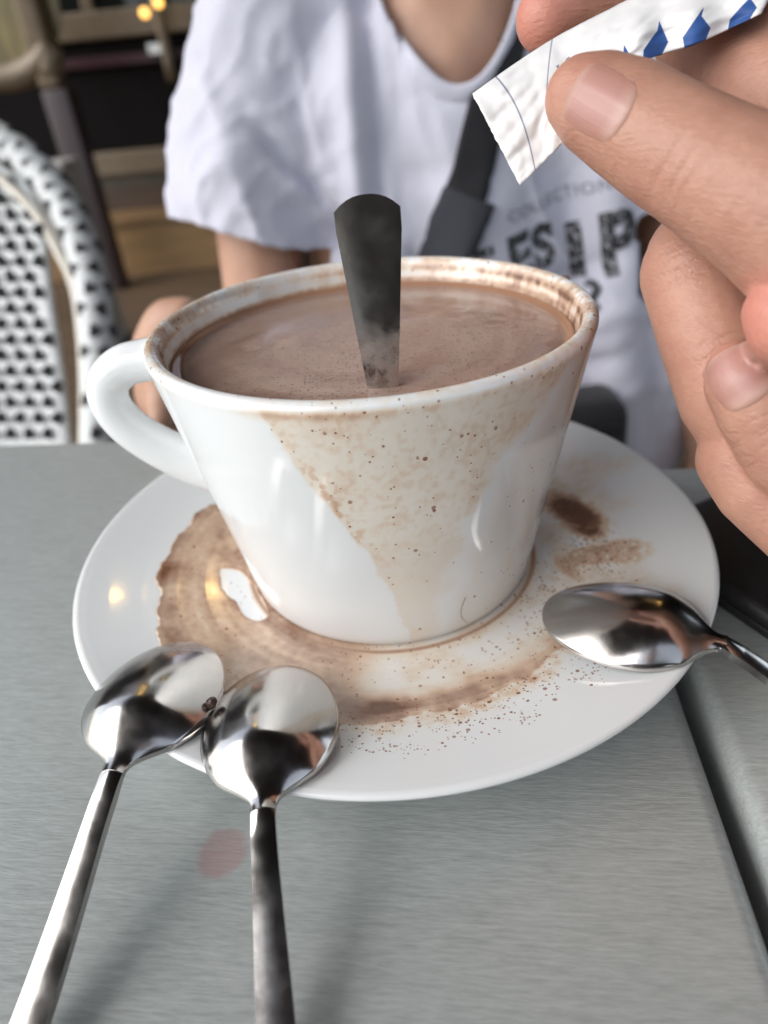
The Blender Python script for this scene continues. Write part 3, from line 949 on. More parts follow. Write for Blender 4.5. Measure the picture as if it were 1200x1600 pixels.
hbvh = BVHTree.FromPolygons([Vector(c) for c in hc], [tuple(p.vertices) for p in hme.polygons])
def nail(cpx, tippx, d, Lm, Wm, lift=.0002):
    """a nail laid on the finger: centre and tip direction in the photo, real length and width"""
    c = P(*cpx, d); t = (P(*tippx, d) - c).normalized()
    view = (c - CAM).normalized()
    sd_ = view.cross(t).normalized()
    nu, nv = 22, 18
    V, tf, ac = [], [], []
    for i in range(nu + 1):
        u = -1 + 2 * i / nu
        for j in range(nv + 1):
            s = -1 + 2 * j / nv
            # superellipse outline
            du, ds = u * math.sqrt(1 - .32 * s * s), s * math.sqrt(1 - .30 * u * u)
            q = c + t * (du * Lm / 2) + sd_ * (ds * Wm / 2)
            o_ = q - view * .04
            hit = hbvh.ray_cast(o_, view)
            if hit[0] is None:
                near = hbvh.find_nearest(q); pt, nm = near[0], near[1]
            else:
                pt, nm = hit[0], hit[1]
            if nm.dot(view) > 0: nm = -nm
            edge = max(abs(u), abs(s))
            hgt = lift + .00030 * (1 - s * s) if edge < .97 else -.0003
            V.append(pt + nm * hgt)
            tf.append((u + 1) / 2); ac.append(s)
    F = [(i * (nv + 1) + j, i * (nv + 1) + j + 1, (i + 1) * (nv + 1) + j + 1, (i + 1) * (nv + 1) + j) for i in range(nu) for j in range(nv)]
    me = mesh_from('fingernail', V, F)
    cc = coords(me)
    for _ in range(3):     # relax the patch so the nail is smoother than the skin under it
        g = cc.reshape(nu + 1, nv + 1, 3)
        g[1:-1, 1:-1] = .5 * g[1:-1, 1:-1] + .125 * (g[:-2, 1:-1] + g[2:, 1:-1] + g[1:-1, :-2] + g[1:-1, 2:])
        cc = g.reshape(-1, 3)
    put_coords(me, cc)
    set_attr(me, 'tipfac', tf); set_attr(me, 'across', ac)
    o = link('fingernail', me, M_NAIL)
    adopt(hand, o)
nail((936, 160), (884, 130), .118, .0118, .0118, .00005)
nail((1152, 590), (1118, 545), .120, .0120, .0108, .0001)

# sugar sachet: two paper layers, torn open at one end
def m_paper():
    m, n, l, b = mat('printed_paper', (.80, .79, .77), .55, 0, .3)
    uv = n.new('ShaderNodeUVMap'); uv.uv_map = 'UVMap'
    sep = n.new('ShaderNodeSeparateXYZ'); l.new(uv.outputs[0], sep.inputs[0])
    U, V = sep.outputs[0], sep.outputs[1]
    v = objcoord(n, l)
    c = mix(n, l, noise_tex(n, l, v, 80.0, 3.0), (.80, .79, .78), (.72, .71, .70))
    def line(expr, wd):
        return math_n(n, l, 'LESS_THAN', math_n(n, l, 'ABSOLUTE', expr), wd)
    # curved rule near the torn end
    q = math_n(n, l, 'SUBTRACT', V, .5)
    q2 = math_n(n, l, 'MULTIPLY', q, q)
    l1 = line(math_n(n, l, 'SUBTRACT', U, math_n(n, l, 'ADD', .10, math_n(n, l, 'MULTIPLY', math_n(n, l, 'SUBTRACT', .25, q2), .12))), .0035)
    c = mix(n, l, math_n(n, l, 'MULTIPLY', l1, .75), c, (.10, .12, .22))
    # angled rule
    ab = math_n(n, l, 'ABSOLUTE', math_n(n, l, 'SUBTRACT', V, .45))
    l2 = line(math_n(n, l, 'SUBTRACT', U, math_n(n, l, 'SUBTRACT', .255, math_n(n, l, 'MULTIPLY', ab, -.12))), .003)
    l2 = math_n(n, l, 'MULTIPLY', l2, math_n(n, l, 'GREATER_THAN', V, .05))
    c = mix(n, l, math_n(n, l, 'MULTIPLY', l2, .7), c, (.12, .14, .24))
    # small dark script
    sx_ = math_n(n, l, 'MULTIPLY', math_n(n, l, 'LESS_THAN', math_n(n, l, 'ABSOLUTE', math_n(n, l, 'SUBTRACT', U, .345)), .03), math_n(n, l, 'LESS_THAN', math_n(n, l, 'ABSOLUTE', math_n(n, l, 'SUBTRACT', V, .55)), .17))
    wv = n.new('ShaderNodeTexWave'); wv.inputs['Scale'].default_value = 9.0; wv.inputs['Distortion'].default_value = 6.0; wv.inputs['Detail Scale'].default_value = 2.5
    l.new(uv.outputs[0], wv.inputs['Vector'])
    scr = math_n(n, l, 'MULTIPLY', sx_, math_n(n, l, 'GREATER_THAN', wv.outputs['Fac'], .72))
    c = mix(n, l, math_n(n, l, 'MULTIPLY', scr, .8), c, (.10, .11, .2))
    # big blue capitals running off the lower edge
    fr = math_n(n, l, 'FRACT', math_n(n, l, 'MULTIPLY', U, 8.5))
    tri = math_n(n, l, 'ABSOLUTE', math_n(n, l, 'SUBTRACT', fr, .5))
    rn = n.new('ShaderNodeTexWhiteNoise'); rn.noise_dimensions = '1D'
    l.new(math_n(n, l, 'FLOOR', math_n(n, l, 'MULTIPLY', U, 8.5)), rn.inputs['W'])
    tri = math_n(n, l, 'ABSOLUTE', math_n(n, l, 'SUBTRACT', math_n(n, l, 'ADD', tri, math_n(n, l, 'MULTIPLY', V, math_n(n, l, 'SUBTRACT', rn.outputs['Value'], .3))), .12))
    hgt = math_n(n, l, 'ADD', .06, math_n(n, l, 'MULTIPLY', tri, .62))
    bl = math_n(n, l, 'MULTIPLY', math_n(n, l, 'LESS_THAN', V, hgt), math_n(n, l, 'MULTIPLY', math_n(n, l, 'GREATER_THAN', U, .52), math_n(n, l, 'GREATER_THAN', tri, .13)))
    c = mix(n, l, bl, c, (.03, .085, .27))
    l.new(c, b.inputs['Base Color'])
    b.inputs['Subsurface Weight'].default_value = .1
    b.inputs['Subsurface Radius'].default_value = (.002, .002, .002)
    bump(n, l, b, noise_tex(n, l, v, 120.0, 3.0, .5), .25, .0006)
    return m
topE = [(738, 146, .1400), (800, 102, .1385), (868, 58, .1375), (940, 20, .1365), (1020, -18, .1350), (1120, -50, .1330), (1240, -80, .1310)]
botE = [(812, 289, .1345), (852, 250, .1330), (888, 212, .1320), (945, 130, .1315), (1000, 96, .1300), (1092, 66, .1270), (1190, 20, .1240)]
nu, nv = 90, 36
te = catmull([np.array(P(*q)) for q in topE], nu + 1)
be = catmull([np.array(P(*q)) for q in botE], nu + 1)
def sheet(off, seed):
    V, UVs = [], []
    for i in range(nu + 1):
        u = i / nu
        for j in range(nv + 1):
            v_ = j / nv
            p = be[i] * (1 - v_) + te[i] * v_
            toward = np.array((CAM - Vector(p)).normalized())
            bulge = math.sin(math.pi * v_) * (.0010 + .0030 * smooth_step(.3, .6, u))
            wr = .0011 * noise.noise(Vector((u * 9 + seed, v_ * 4, seed))) + .0003 * noise.noise(Vector((u * 26, v_ * 10 + seed, 3)))
            wr += .0014 * (abs(noise.noise(Vector((u * 7 + 2 * v_, v_ * 5 - 3 * u, seed)))) - .2) + .0004 * abs(noise.noise(Vector((u * 15 - 6 * v_, v_ * 9, seed + 4))))
            wr += .0016 * math.sin(u * 40 + v_ * 3) * (1 - v_) * smooth_step(.5, .7, u)
            p = p + toward * (off * (bulge + .0003) + wr)
            if i == 0:      # ragged tear
                d_ = te[1] - te[0]
                p = p - (te[4] - te[0]) * (.10 * noise.noise(Vector((v_ * 40, seed, 0))) + .10 * noise.noise(Vector((v_ * 11, seed, 5))))
            V.append(p); UVs.append((u, v_))
    F = [(i * (nv + 1) + j, (i + 1) * (nv + 1) + j, (i + 1) * (nv + 1) + j + 1, i * (nv + 1) + j + 1) for i in range(nu) for j in range(nv)]
    me = mesh_from('paper', V, F)
    uvl = me.uv_layers.new(name='UVMap')
    for lp in me.loops:
        uvl.data[lp.index].uv = UVs[lp.vertex_index]
    return me
M_PAPER = m_paper()
pk = empty('sugar_sachet', P(1000, 60, .133))
tag(pk, 'torn white paper sugar sachet with blue print held by the hand', 'sachet')
fs = link('paper_layer', sheet(1.0, 1.0), M_PAPER)
bs = link('paper_layer', sheet(-1.0, 6.0), M_PAPER)
for o in (fs, bs):
    md = o.modifiers.new('s', 'SOLIDIFY'); md.thickness = .00012
adopt(pk, fs, bs)

# ------------------------------------------------------------------ black pouch on the next table
pbm = box_bm(0, .17, -.085, 0, 0, .009, .0035, 4)
bmesh.ops.subdivide_edges(pbm, edges=pbm.edges, cuts=2, use_grid_fill=True)
PM = Matrix.Translation(Vector((.0741, .0017, .0002))) @ Matrix.Rotation(math.radians(24), 4, 'Z')
pouch = empty('pouch', PM @ Vector((.08, -.037, 0)))
tag(pouch, 'black leather pouch lying on the neighbouring table beside the saucer', 'pouch')
pbm.transform(PM)
pb = link('body', from_bm('body', pbm), M_BLACK)
zm = box_bm(-.0009, .0009, -.078, -.006, .0038, .0052, .0004, 2, PM)
pz = link('zip', from_bm('zip', zm), m_plain('zip_grey', (.03, .03, .032), .35, .4))
fl = link('flap', from_bm('flap', box_bm(.040, .165, -.078, -.008, .0086, .0104, .0008, 2, PM)), M_BLACK)
adopt(pouch, pb, pz, fl)

# ------------------------------------------------------------------ seated person
YB = .305
cx = .064
tx_ = .030      # the trunk leans a little to the person's left
body_ch = [
    # trunk
    [((cx, YB + .085, -.30), .080), ((cx, YB + .085, -.10), .076), ((cx, YB + .087, .05), .074), ((cx, YB + .088, .13), .069)],
    [((cx - .05, YB + .085, -.28), .070), ((cx - .045, YB + .085, -.05), .065), ((cx - .055, YB + .086, .10), .058)],
    [((cx + .05, YB + .085, -.28), .070), ((cx + .045, YB + .085, -.05), .065), ((cx + .055, YB + .086, .10), .058)],
    # shoulders
    [((cx - .105, YB + .080, .165), .040), ((cx - .04, YB + .085, .195), .040), ((cx + .04, YB + .085, .195), .040), ((cx + .105, YB + .080, .165), .040)],
    # neck
    [((cx, YB + .075, .17), .045), ((cx, YB + .07, .26), .040), ((cx, YB + .065, .30), .040)],
    # head
    [((cx, YB + .060, .335), .055), ((cx, YB + .075, .385), .075), ((cx, YB + .085, .405), .078)],
    [((cx, YB + .022, .315), .030), ((cx, YB + .028, .35), .045)],
    [((cx, YB - .008, .352), .009), ((cx, YB + .002, .378), .006)],
    [((cx - .078, YB + .075, .355), .012), ((cx - .08, YB + .078, .38), .014)],
    [((cx + .078, YB + .075, .355), .012), ((cx + .08, YB + .078, .38), .014)],
    # right arm of the person, elbow down, hand on the table edge behind the cup handle
    [((cx - .118, YB + .070, .15), .036), ((cx - .140, YB + .055, .06), .031), ((cx - .147, YB + .04, -.04), .029), ((cx - .150, YB + .01, -.085), .029), ((cx - .162, YB - .06, -.055), .025), (on_y(262, 615, .185), .019)],
    [(on_y(262, 600, .185), .018), (on_y(262, 548, .178), .019), (on_y(268, 510, .172), .015), (on_y(290, 492, .168), .010)],
    [(on_y(285, 560, .178), .016), (on_y(315, 530, .172), .011), (on_y(330, 560, .165), .010)],
    [(on_y(262, 570, .175), .012), (on_y(252, 640, .162), .0085), (on_y(250, 665, .158), .0075)],
    # other arm
    [((cx + .128, YB + .070, .15), .036), ((cx + .155, YB + .055, .05), .031), ((cx + .190, YB + .04, -.06), .028), ((cx + .21, YB - .0, -.16), .026), ((cx + .17, YB - .06, -.24), .022), ((cx + .13, YB - .075, -.26), .020)],
    # thighs and shins
    [((cx - .06, YB + .07, -.34), .075), ((cx - .07, YB - .09, -.36), .060), ((cx - .07, YB - .20, -.37), .050), ((cx - .07, YB - .20, -.55), .044), ((cx - .07, YB - .19, -.69), .034), ((cx - .07, YB - .26, -.725), .028)],
    [((cx + .06, YB + .07, -.34), .075), ((cx + .07, YB - .09, -.36), .060), ((cx + .07, YB - .20, -.37), .050), ((cx + .07, YB - .20, -.55), .044), ((cx + .07, YB - .19, -.69), .034), ((cx + .07, YB - .26, -.725), .028)],
]
bme = blob('person_skin', body_ch, .0045, 4, 2)
set_attr(bme, 'red', np.zeros(len(bme.vertices))); set_attr(bme, 'crease', np.zeros(len(bme.vertices)))
person = empty('person', (cx, YB + .05, -.75))
tag(person, 'seated person in a white printed t-shirt behind the cup, one hand at the table edge', 'person')
pskin = link('body', bme, M_SKIN2)
adopt(person, pskin)
# eyes, mouth and hair lie above the frame but belong to the figure
M_HAIR = m_plain('dark_hair', (.02, .013, .01), .5, 0, 120.0, .4, .002, .4, (1, 1, .1))
hairbm = bmesh.new()
for hz, hy, hr in ((.412, .092, .086), (.40, .105, .086), (.375, .115, .074), (.345, .118, .060)):
    bmesh.ops.create_icosphere(hairbm, subdivisions=3, radius=hr, matrix=Matrix.Translation((cx, YB + hy, hz)))
hair = link('hair', remesh('hair', hairbm, .005, 4), M_HAIR)
hcо = coords(hair.data)
hcо += normals(hair.data) * (.004 * fbm(hcо, 60.0, 3))[:, None]
put_coords(hair.data, hcо)
adopt(person, hair)
M_EYE = m_plain('eye_dark', (.03, .02, .015), .15)
for sx_ in (-1, 1):
    eb = bmesh.new()
    bmesh.ops.create_uvsphere(eb, u_segments=14, v_segments=10, radius=.0085, matrix=Matrix.Translation((cx + sx_ * .03, YB + .0065, .373)))
    adopt(person, link('eye', from_bm('eye', eb), M_EYE))
mb = bmesh.new()
bmesh.ops.create_uvsphere(mb, u_segments=16, v_segments=8, radius=.016, matrix=Matrix.Translation((cx, YB - .004, .322)) @ Matrix.Diagonal((1, .4, .3, 1)))
adopt(person, link('mouth', from_bm('mouth', mb), m_plain('lips', (.42, .17, .15), .45)))

# trousers
tr_ch = [
    [((cx - .05, YB + .075, -.30), .088), ((cx - .06, YB + .07, -.34), .085), ((cx - .07, YB - .09, -.36), .070), ((cx - .07, YB - .20, -.37), .058), ((cx - .07, YB - .20, -.60), .052)],
    [((cx + .05, YB + .075, -.30), .088), ((cx + .06, YB + .07, -.34), .085), ((cx + .07, YB - .09, -.36), .070), ((cx + .07, YB - .20, -.37), .058), ((cx + .07, YB - .20, -.60), .052)],
]
trs = link('trousers', blob('trousers', tr_ch, .006, 3, 2), m_cloth('dark_trousers', (.03, .035, .05), .85))
adopt(person, trs)

# t-shirt
sh_ch = [
    [((cx + tx_, YB + .082, -.27), .105), ((cx + tx_ * .8, YB + .080, -.05), .096), ((cx + tx_ * .3, YB + .083, .08), .088), ((cx, YB + .090, .14), .074)],
    [((cx + tx_ - .060, YB + .082, -.27), .095), ((cx + tx_ * .8 - .064, YB + .080, -.05), .082), ((cx - .060, YB + .084, .10), .074)],
    [((cx + tx_ + .075, YB + .082, -.27), .095), ((cx + tx_ * .8 + .095, YB + .080, -.05), .088), ((cx + .122, YB + .084, .05), .082), ((cx + .085, YB + .084, .12), .074)],
    [((cx - .105, YB + .080, .168), .047), ((cx - .04, YB + .085, .198), .046), ((cx + .04, YB + .085, .198), .046), ((cx + .115, YB + .080, .168), .047)],
    # sleeves, flaring to the hem
    [((cx - .110, YB + .078, .160), .050), ((cx - .130, YB + .060, .100), .054), ((cx - .144, YB + .048, .055), .056)],
    [((cx + .120, YB + .078, .160), .050), ((cx + .145, YB + .060, .100), .054), ((cx + .160, YB + .048, .055), .056)],
]
sbm_me = blob('t_shirt', sh_ch, .0036, 4, 3)
bm = bmesh.new(); bm.from_mesh(sbm_me)
# trim: sleeve hems and neck opening cut cleanly
def neck_inside(p):
    # scoop neck seen from the front; also opens over the shoulders
    dx = (p.x - (cx + .001)) / .062
    zb = .117 + .105 * abs(dx) ** 2.1
    return p.z > zb and abs(dx) < 1.0
for sgn, hem_o in ((-1, Vector((cx - .147, YB + .044, .040))), (1, Vector((cx + .163, YB + .044, .040)))):
    ax_ = Vector((sgn * -.30, .18, 1)).normalized()
    geom = [v for v in bm.verts if (v.co.x - cx) * sgn > .078 and v.co.z < .14]
    fs_ = list({f for v in geom for f in v.link_faces})
    es_ = list({e for f in fs_ for e in f.edges})
    bmesh.ops.bisect_plane(bm, geom=geom + es_ + fs_, plane_co=hem_o, plane_no=ax_, clear_inner=False, clear_outer=False)
    dead = [f for f in bm.faces if (f.calc_center_median().x - cx) * sgn > .080 and (f.calc_center_median() - hem_o).dot(ax_) < -1e-5 and f.calc_center_median().z > -.02 and
            math.hypot(f.calc_center_median().x - hem_o.x, f.calc_center_median().y - hem_o.y) < .062]
    bmesh.ops.delete(bm, geom=dead, context='FACES')
dead = [f for f in bm.faces if neck_inside(f.calc_center_median()) and f.calc_center_median().z > .10]
bmesh.ops.delete(bm, geom=dead, context='FACES')
bm.to_mesh(sbm_me); bm.free()
sc_o = coords(sbm_me)
sn = normals(sbm_me)
x, y, z = sc_o[:, 0], sc_o[:, 1], sc_o[:, 2]
disp = .0030 * fbm(sc_o, 20.0, 2) 
# hanging folds of the jersey
front_ = smooth_step(.1, -.4, sn[:, 1])
disp += front_ * .0045 * np.sin((x - cx) * 85 + 2.2 * np.array([noise.noise(Vector((a * 9, 0, b * 9))) for a, b in zip(x, z)]) + z * 14) * smooth_step(.13, .03, z) * .8
rid = np.array([1 - abs(noise.noise(Vector((a * 26 + b * 6, c * 14, b * 9 + 3)))) * 2.2 for a, c, b in zip(x, y, z)])
disp += .0024 * np.clip(rid, 0, 1) ** 3 * smooth_step(.2, .1, z)
rid2 = np.array([1 - abs(noise.noise(Vector((a * 40 - b * 30, c * 14 + 8, b * 34 + a * 10)))) * 2.6 for a, c, b in zip(x, y, z)])
disp += .0014 * np.clip(rid2, 0, 1) ** 3 * smooth_step(-.02, -.09, x - cx)
def fold(ax0, az0, ax1, az1, wd, amp):
    d = np.array([ax1 - ax0, az1 - az0]); L_ = np.hypot(*d); d /= L_
    t_ = np.clip((x - ax0) * d[0] + (z - az0) * d[1], 0, L_)
    q = np.hypot(x - ax0 - t_ * d[0], z - az0 - t_ * d[1])
    return amp * np.exp(-(q / wd) ** 2) * np.sin(np.pi * np.clip(t_ / L_, .08, .92)) * front_
disp += fold(cx - .050, .19, cx - .052, .02, .006, -.006) + fold(cx - .064, .19, cx - .066, .00, .008, .006)
disp += fold(cx - .130, .115, cx - .085, .055, .006, -.008) + fold(cx - .12, .095, cx - .085, .045, .006, .005)
disp += fold(cx - .072, .060, cx - .095, .020, .009, -.010) + fold(cx - .03, .06, cx - .06, -.06, .010, .006)
disp += fold(cx + .12, -.02, cx - .02, -.08, .008, .006) + fold(cx + .12, -.05, cx + .0, -.11, .007, -.006) + fold(cx + .13, -.08, cx + .02, -.14, .008, .006) + fold(cx + .12, .02, cx + .03, -.03, .009, -.006)
sc_o += sn * (1.5 * disp)[:, None]
put_coords(sbm_me, sc_o)
shirt = link('t_shirt', sbm_me, M_SHIRT)
md = shirt.modifiers.new('s', 'SOLIDIFY'); md.thickness = .0022; md.offset = -1
shirt['label'] = 'white short sleeved t-shirt with dark block print'
adopt(person, shirt)
sbvh = BVHTree.FromPolygons([Vector(c) for c in sc_o], [tuple(p.vertices) for p in sbm_me.polygons])
def on_shirt(x, z, off=.001):
    hit = sbvh.ray_cast(Vector((x, -.1, z)), Vector((0, 1, 0)))
    if hit[0] is None:
        near = sbvh.find_nearest(Vector((x, YB, z)))
        return near[0] + Vector((0, -1, 0)) * off, Vector((0, -1, 0))
    n_ = hit[1] if hit[1].y < 0 else -hit[1]
    return hit[0] + n_ * off, n_
# ribbed collar following the neck opening
cpts = []
for k in range(25):
    dx = -1 + 2 * k / 24
    px_ = cx + .001 + dx * .062
    zb = .117 + .105 * abs(dx) ** 2.1 - .004
    q, n_ = on_shirt(px_, zb, .0006)
    cpts.append(q)
cpts = [cpts[0]] + [(cpts[i - 1] + cpts[i] * 2 + cpts[i + 1]) / 4 for i in range(1, 24)] + [cpts[24]]
cpts = [cpts[0]] + [(cpts[i - 1] + cpts[i] * 2 + cpts[i + 1]) / 4 for i in range(1, 24)] + [cpts[24]]
col_me = tube_mesh('collar', cpts, [.0058, .0058], 110, 12, .5, (0, -.3, 1))
collar = link('collar', col_me, M_SHIRT)
adopt(shirt, collar)
collar.parent = shirt; collar.matrix_parent_inverse = (Matrix.Translation(person.location) @ Matrix.Translation(-person.location)).inverted()

# print on the shirt
M_PRINT, pn, pl_, pb_ = mat('shirt_print', (.02, .02, .024), .8)
vpr = objcoord(pn, pl_)
pc_ = ramp(pn, pl_, noise_tex(pn, pl_, vpr, 330.0, 3.0, .7), [(.54, (.022, .022, .028)), (.66, (.60, .60, .64))])
pl_.new(pc_, pb_.inputs['Base Color'])
M_PRINT2 = m_plain('shirt_print_grey', (.22, .23, .27), .8, 0, 300.0)
def shirt_text(body, x, z, size, m, tilt=0.0, bold=0.0, squeeze=1.0):
    cu = bpy.data.curves.new('txt', 'FONT')
    cu.body = body; cu.size = size; cu.offset = bold; cu.space_character = 1.15
    o = bpy.data.objects.new('txt', cu); col.objects.link(o)
    dg = bpy.context.evaluated_depsgraph_get(); dg.update()
    me = bpy.data.meshes.new_from_object(o.evaluated_get(dg))
    bpy.data.objects.remove(o)
    bm = bmesh.new(); bm.from_mesh(me)
    for _ in range(4):
        long_ = [e for e in bm.edges if e.calc_length() > max(size * .12, .003)]
        if not long_: break
        bmesh.ops.subdivide_edges(bm, edges=long_, cuts=1)
    bmesh.ops.triangulate(bm, faces=bm.faces)
    ct, st = math.cos(tilt), math.sin(tilt)
    for v in bm.verts:
        u, w_ = v.co.x * squeeze, v.co.y
        q, n_ = on_shirt(x + u * ct - w_ * st, z + u * st + w_ * ct, .0007)
        v.co = q
    bm.to_mesh(me); bm.free()
    t = link('print', me, m, smooth=False)
    t.parent = shirt
    return t
q = on_y(790, 345, YB); q2 = on_y(925, 305, YB)
tl = math.atan2(q2.z - q.z, q2.x - q.x)
shirt_text('COLLECTION', q.x, q.z, .0102, M_PRINT2, tl, 0, 1.0)
q = on_y(752, 432, YB); shirt_text('E', q.x - .004, q.z - .004, .034, M_PRINT, tl, .0016, .8)
q = on_y(795, 432, YB); shirt_text('ES', q.x, q.z, .038, M_PRINT, tl, .0018, .85)
q = on_y(897, 436, YB); shirt_text('I', q.x, q.z, .046, M_PRINT, tl, .0030, 1.0)
q = on_y(942, 428, YB); shirt_text('P', q.x, q.z, .054, M_PRINT, tl, .0024, .85)
q = on_y(920, 482, YB); shirt_text('?', q.x, q.z, .026, M_PRINT, tl, .001, 1.0)
q = on_y(958, 290, YB); shirt_text('.', q.x, q.z, .034, M_PRINT, tl, .001, 1.0)

# crossbody bag worn over the shirt
def ribbon(name, pts, half, thick, m, n=60, off=.0016):
    C = catmull(pts, n)
    top, bot = [], []
    nv = 6
    V, F = [], []
    for i in range(n):
        a, b_ = C[max(0, i - 1)], C[min(n - 1, i + 1)]
        t = (b_ - a); t /= np.linalg.norm(t)
        s = np.array([t[1], -t[0]])
        for j in range(nv + 1):
            k = -1 + 2 * j / nv
            q, n_ = on_shirt(C[i][0] + s[0] * half * k, C[i][1] + s[1] * half * k, off)
            V.append(q + n_ * thick)
    base = len(V)
    V2 = [v + Vector((0, thick * 1.5, 0)) for v in V]
    V += V2
    for i in range(n - 1):
        for j in range(nv):
            a, b_, c, d = i * (nv + 1) + j, i * (nv + 1) + j + 1, (i + 1) * (nv + 1) + j + 1, (i + 1) * (nv + 1) + j
            F += [(a, b_, c, d), (base + d, base + c, base + b_, base + a)]
        for j in (0, nv):
            a, d = i * (nv + 1) + j, (i + 1) * (nv + 1) + j
            F.append((a, d, base + d, base + a))
    for i in (0, n - 1):
        for j in range(nv):
            a, b_ = i * (nv + 1) + j, i * (nv + 1) + j + 1
            F.append((a, b_, base + b_, base + a))
    bm = bmesh.new()
    bv = [bm.verts.new(v) for v in V]
    for f in F: bm.faces.new([bv[k] for k in f])
    return link(name, from_bm(name, bm), m)
def xz(px, py, Y=YB + .0):
    q = on_y(px, py, Y)
    return (q.x, q.z)
bagroot = empty('crossbody_bag', on_y(930, 660, YB - .05))
tag(bagroot, 'black crossbody bag with its wide strap across the white t-shirt', 'bag')
strap = ribbon('strap', [xz(845, -60), xz(800, 60), xz(752, 200), xz(728, 290), xz(690, 420), xz(655, 560)], .0118, .0014, M_WEB)
sleeve = ribbon('strap_sleeve', [xz(731, 303), xz(712, 350), xz(690, 405), xz(668, 470)], .0148, .0030, M_WEB2, 30)
bc = on_y(905, 655, YB - .035)
bgm = box_bm(-.062, .030, -.025, .025, -.05, .019, .014, 4)
bmesh.ops.subdivide_edges(bgm, edges=bgm.edges, cuts=1, use_grid_fill=True)
bgm.transform(Matrix.Translation(bc) @ Matrix.Rotation(math.radians(-4), 4, 'Y'))
bagb = link('bag_body', from_bm('bag_body', bgm), M_WEB)
bzp = link('zip', from_bm('zip', box_bm(-.055, .022, -.0268, -.0245, .0035, .006, .0004, 2, Matrix.Translation(bc))), m_plain('bag_zip', (.025, .025, .03), .4, .3))
adopt(bagroot, strap, sleeve, bagb, bzp)

# the chair the person sits on
M_DARK = m_plain('dark_painted_metal', (.022, .025, .034), .45, .2, 80.0)
ch = empty('chair', (cx, YB + .1, -.75))
tag(ch, 'dark metal chair carrying the person in the white t-shirt', 'chair')
parts = [box('seat', (cx - .19, cx + .19, YB - .10, YB + .23, -.455, -.425), M_DARK, None, .008)]
for sx_ in (-1, 1):
    for yy, zt in ((YB - .08, -.45), (YB + .215, .10)):
        nm = 'leg' if zt < 0 else 'back_post'
        parts.append(link(nm, tube_mesh(nm, [(cx + sx_ * .17, yy, -.75), (cx + sx_ * .17, yy, -.4), (cx + sx_ * .172, yy + (.02 if zt > 0 else 0), zt)], [.011, .011, .011], 24, 12, 1, (1, 0, 0)), M_DARK))
parts.append(box('back_rail', (cx - .185, cx + .185, YB + .222, YB + .245, -.02, .10), M_DARK, None, .008))
adopt(ch, *parts)

# ------------------------------------------------------------------ woven bistro chair
wd_ = .74
def CP(x, y):
    return P(x, y, wd_)
M_CANE = m_plain('pale_cane', (.66, .62, .54), .5, 0, 160.0, .12)
M_WOVEN = m_plain('white_woven_resin', (.56, .58, .58), .45, 0, 700.0, .12, .001)
M_STRAND = m_plain('black_woven_resin', (.018, .018, .020), .4, 0, 300.0)
wch = empty('bistro_chair', (CP(-60, 700).x, CP(-60, 700).y, -.75))
tag(wch, 'white bistro chair woven with black chevrons, beyond the table edge', 'chair')
ctr = -70
right = [(ctr, 196), (-20, 210), (30, 240), (80, 290), (115, 350), (140, 430), (152, 520), (155, 620), (152, 760), (148, 900)]
left_ = [(2 * ctr - a, b + .0) for a, b in right[::-1]][:-1]
loop = left_ + right
lp = [CP(*q) for q in loop]
rail = link('back_rail', tube_mesh('back_rail', lp, [.0195, .0195], 150, 16, .95, tuple(FW)), M_WOVEN)
inner_ = [(a + (-24 if a > ctr else (24 if a < ctr else 0)), b + (44 if b < 420 else 20)) for a, b in loop]
lpi = [CP(*q) for q in inner_]
cane = link('cane_edge', tube_mesh('cane_edge', lpi, [.0052, .0052], 140, 10, 1, tuple(FW)), M_CANE)
parts = [rail, cane]
# back panel, slightly bowed
def edge_x(y):
    return np.interp(y, [255, 290, 330, 400, 450, 600, 680, 760], [-20, 40, 62, 70, 74, 96, 104, 108])
V, F = [], []
ny, nx = 40, 20
yy = np.linspace(255, 700, ny + 1)
for i in range(ny + 1):
    ex = edge_x(yy[i])
    for j in range(nx + 1):
        s = -1 + 2 * j / nx
        V.append(P(ctr + s * (ex - ctr), yy[i], wd_ + .035 - .035 * (s ** 2)))
for i in range(ny):
    for j in range(nx):
        a = i * (nx + 1) + j
        F.append((a, a + 1, a + nx + 2, a + nx + 1))
panel = link('back_panel', mesh_from('back_panel', V, F), M_WOVEN)
md = panel.modifiers.new('s', 'SOLIDIFY'); md.thickness = .007; md.offset = 1
parts.append(panel)
adopt(wch, *parts)
# black strands: short chevron ends of the weave, one mesh shared by all
sb_ = bmesh.new()
bmesh.ops.create_cube(sb_, size=1.0)
for v in sb_.verts:
    tx = .62 if v.co.y > 0 else 1.15
    v.co = Vector((v.co.x * .0122 * tx, v.co.y * .0130, v.co.z * .0034))
bmesh.ops.bevel(sb_, geom=list(sb_.edges), offset=.0008, segments=1, affect='EDGES')
strand_me = from_bm('weave_strand', sb_)
strand_me.materials.append(M_STRAND)
def strand(p, t, towards, host, rz=0.0):
    zc = towards.normalized()
    yc = (t - zc * t.dot(zc)).normalized()
    xc = yc.cross(zc)
    M = Matrix((xc, yc, zc)).transposed().to_4x4()
    o = bpy.data.objects.new('weave_strand', strand_me)
    col.objects.link(o)
    M = Matrix.Translation(p) @ M @ Matrix.Rotation(rz, 4, 'Z')
    o.parent = host
    o.matrix_basis = M
cu = catmull([np.array(q) for q in lp], 150)
cut = np.gradient(cu, axis=0)
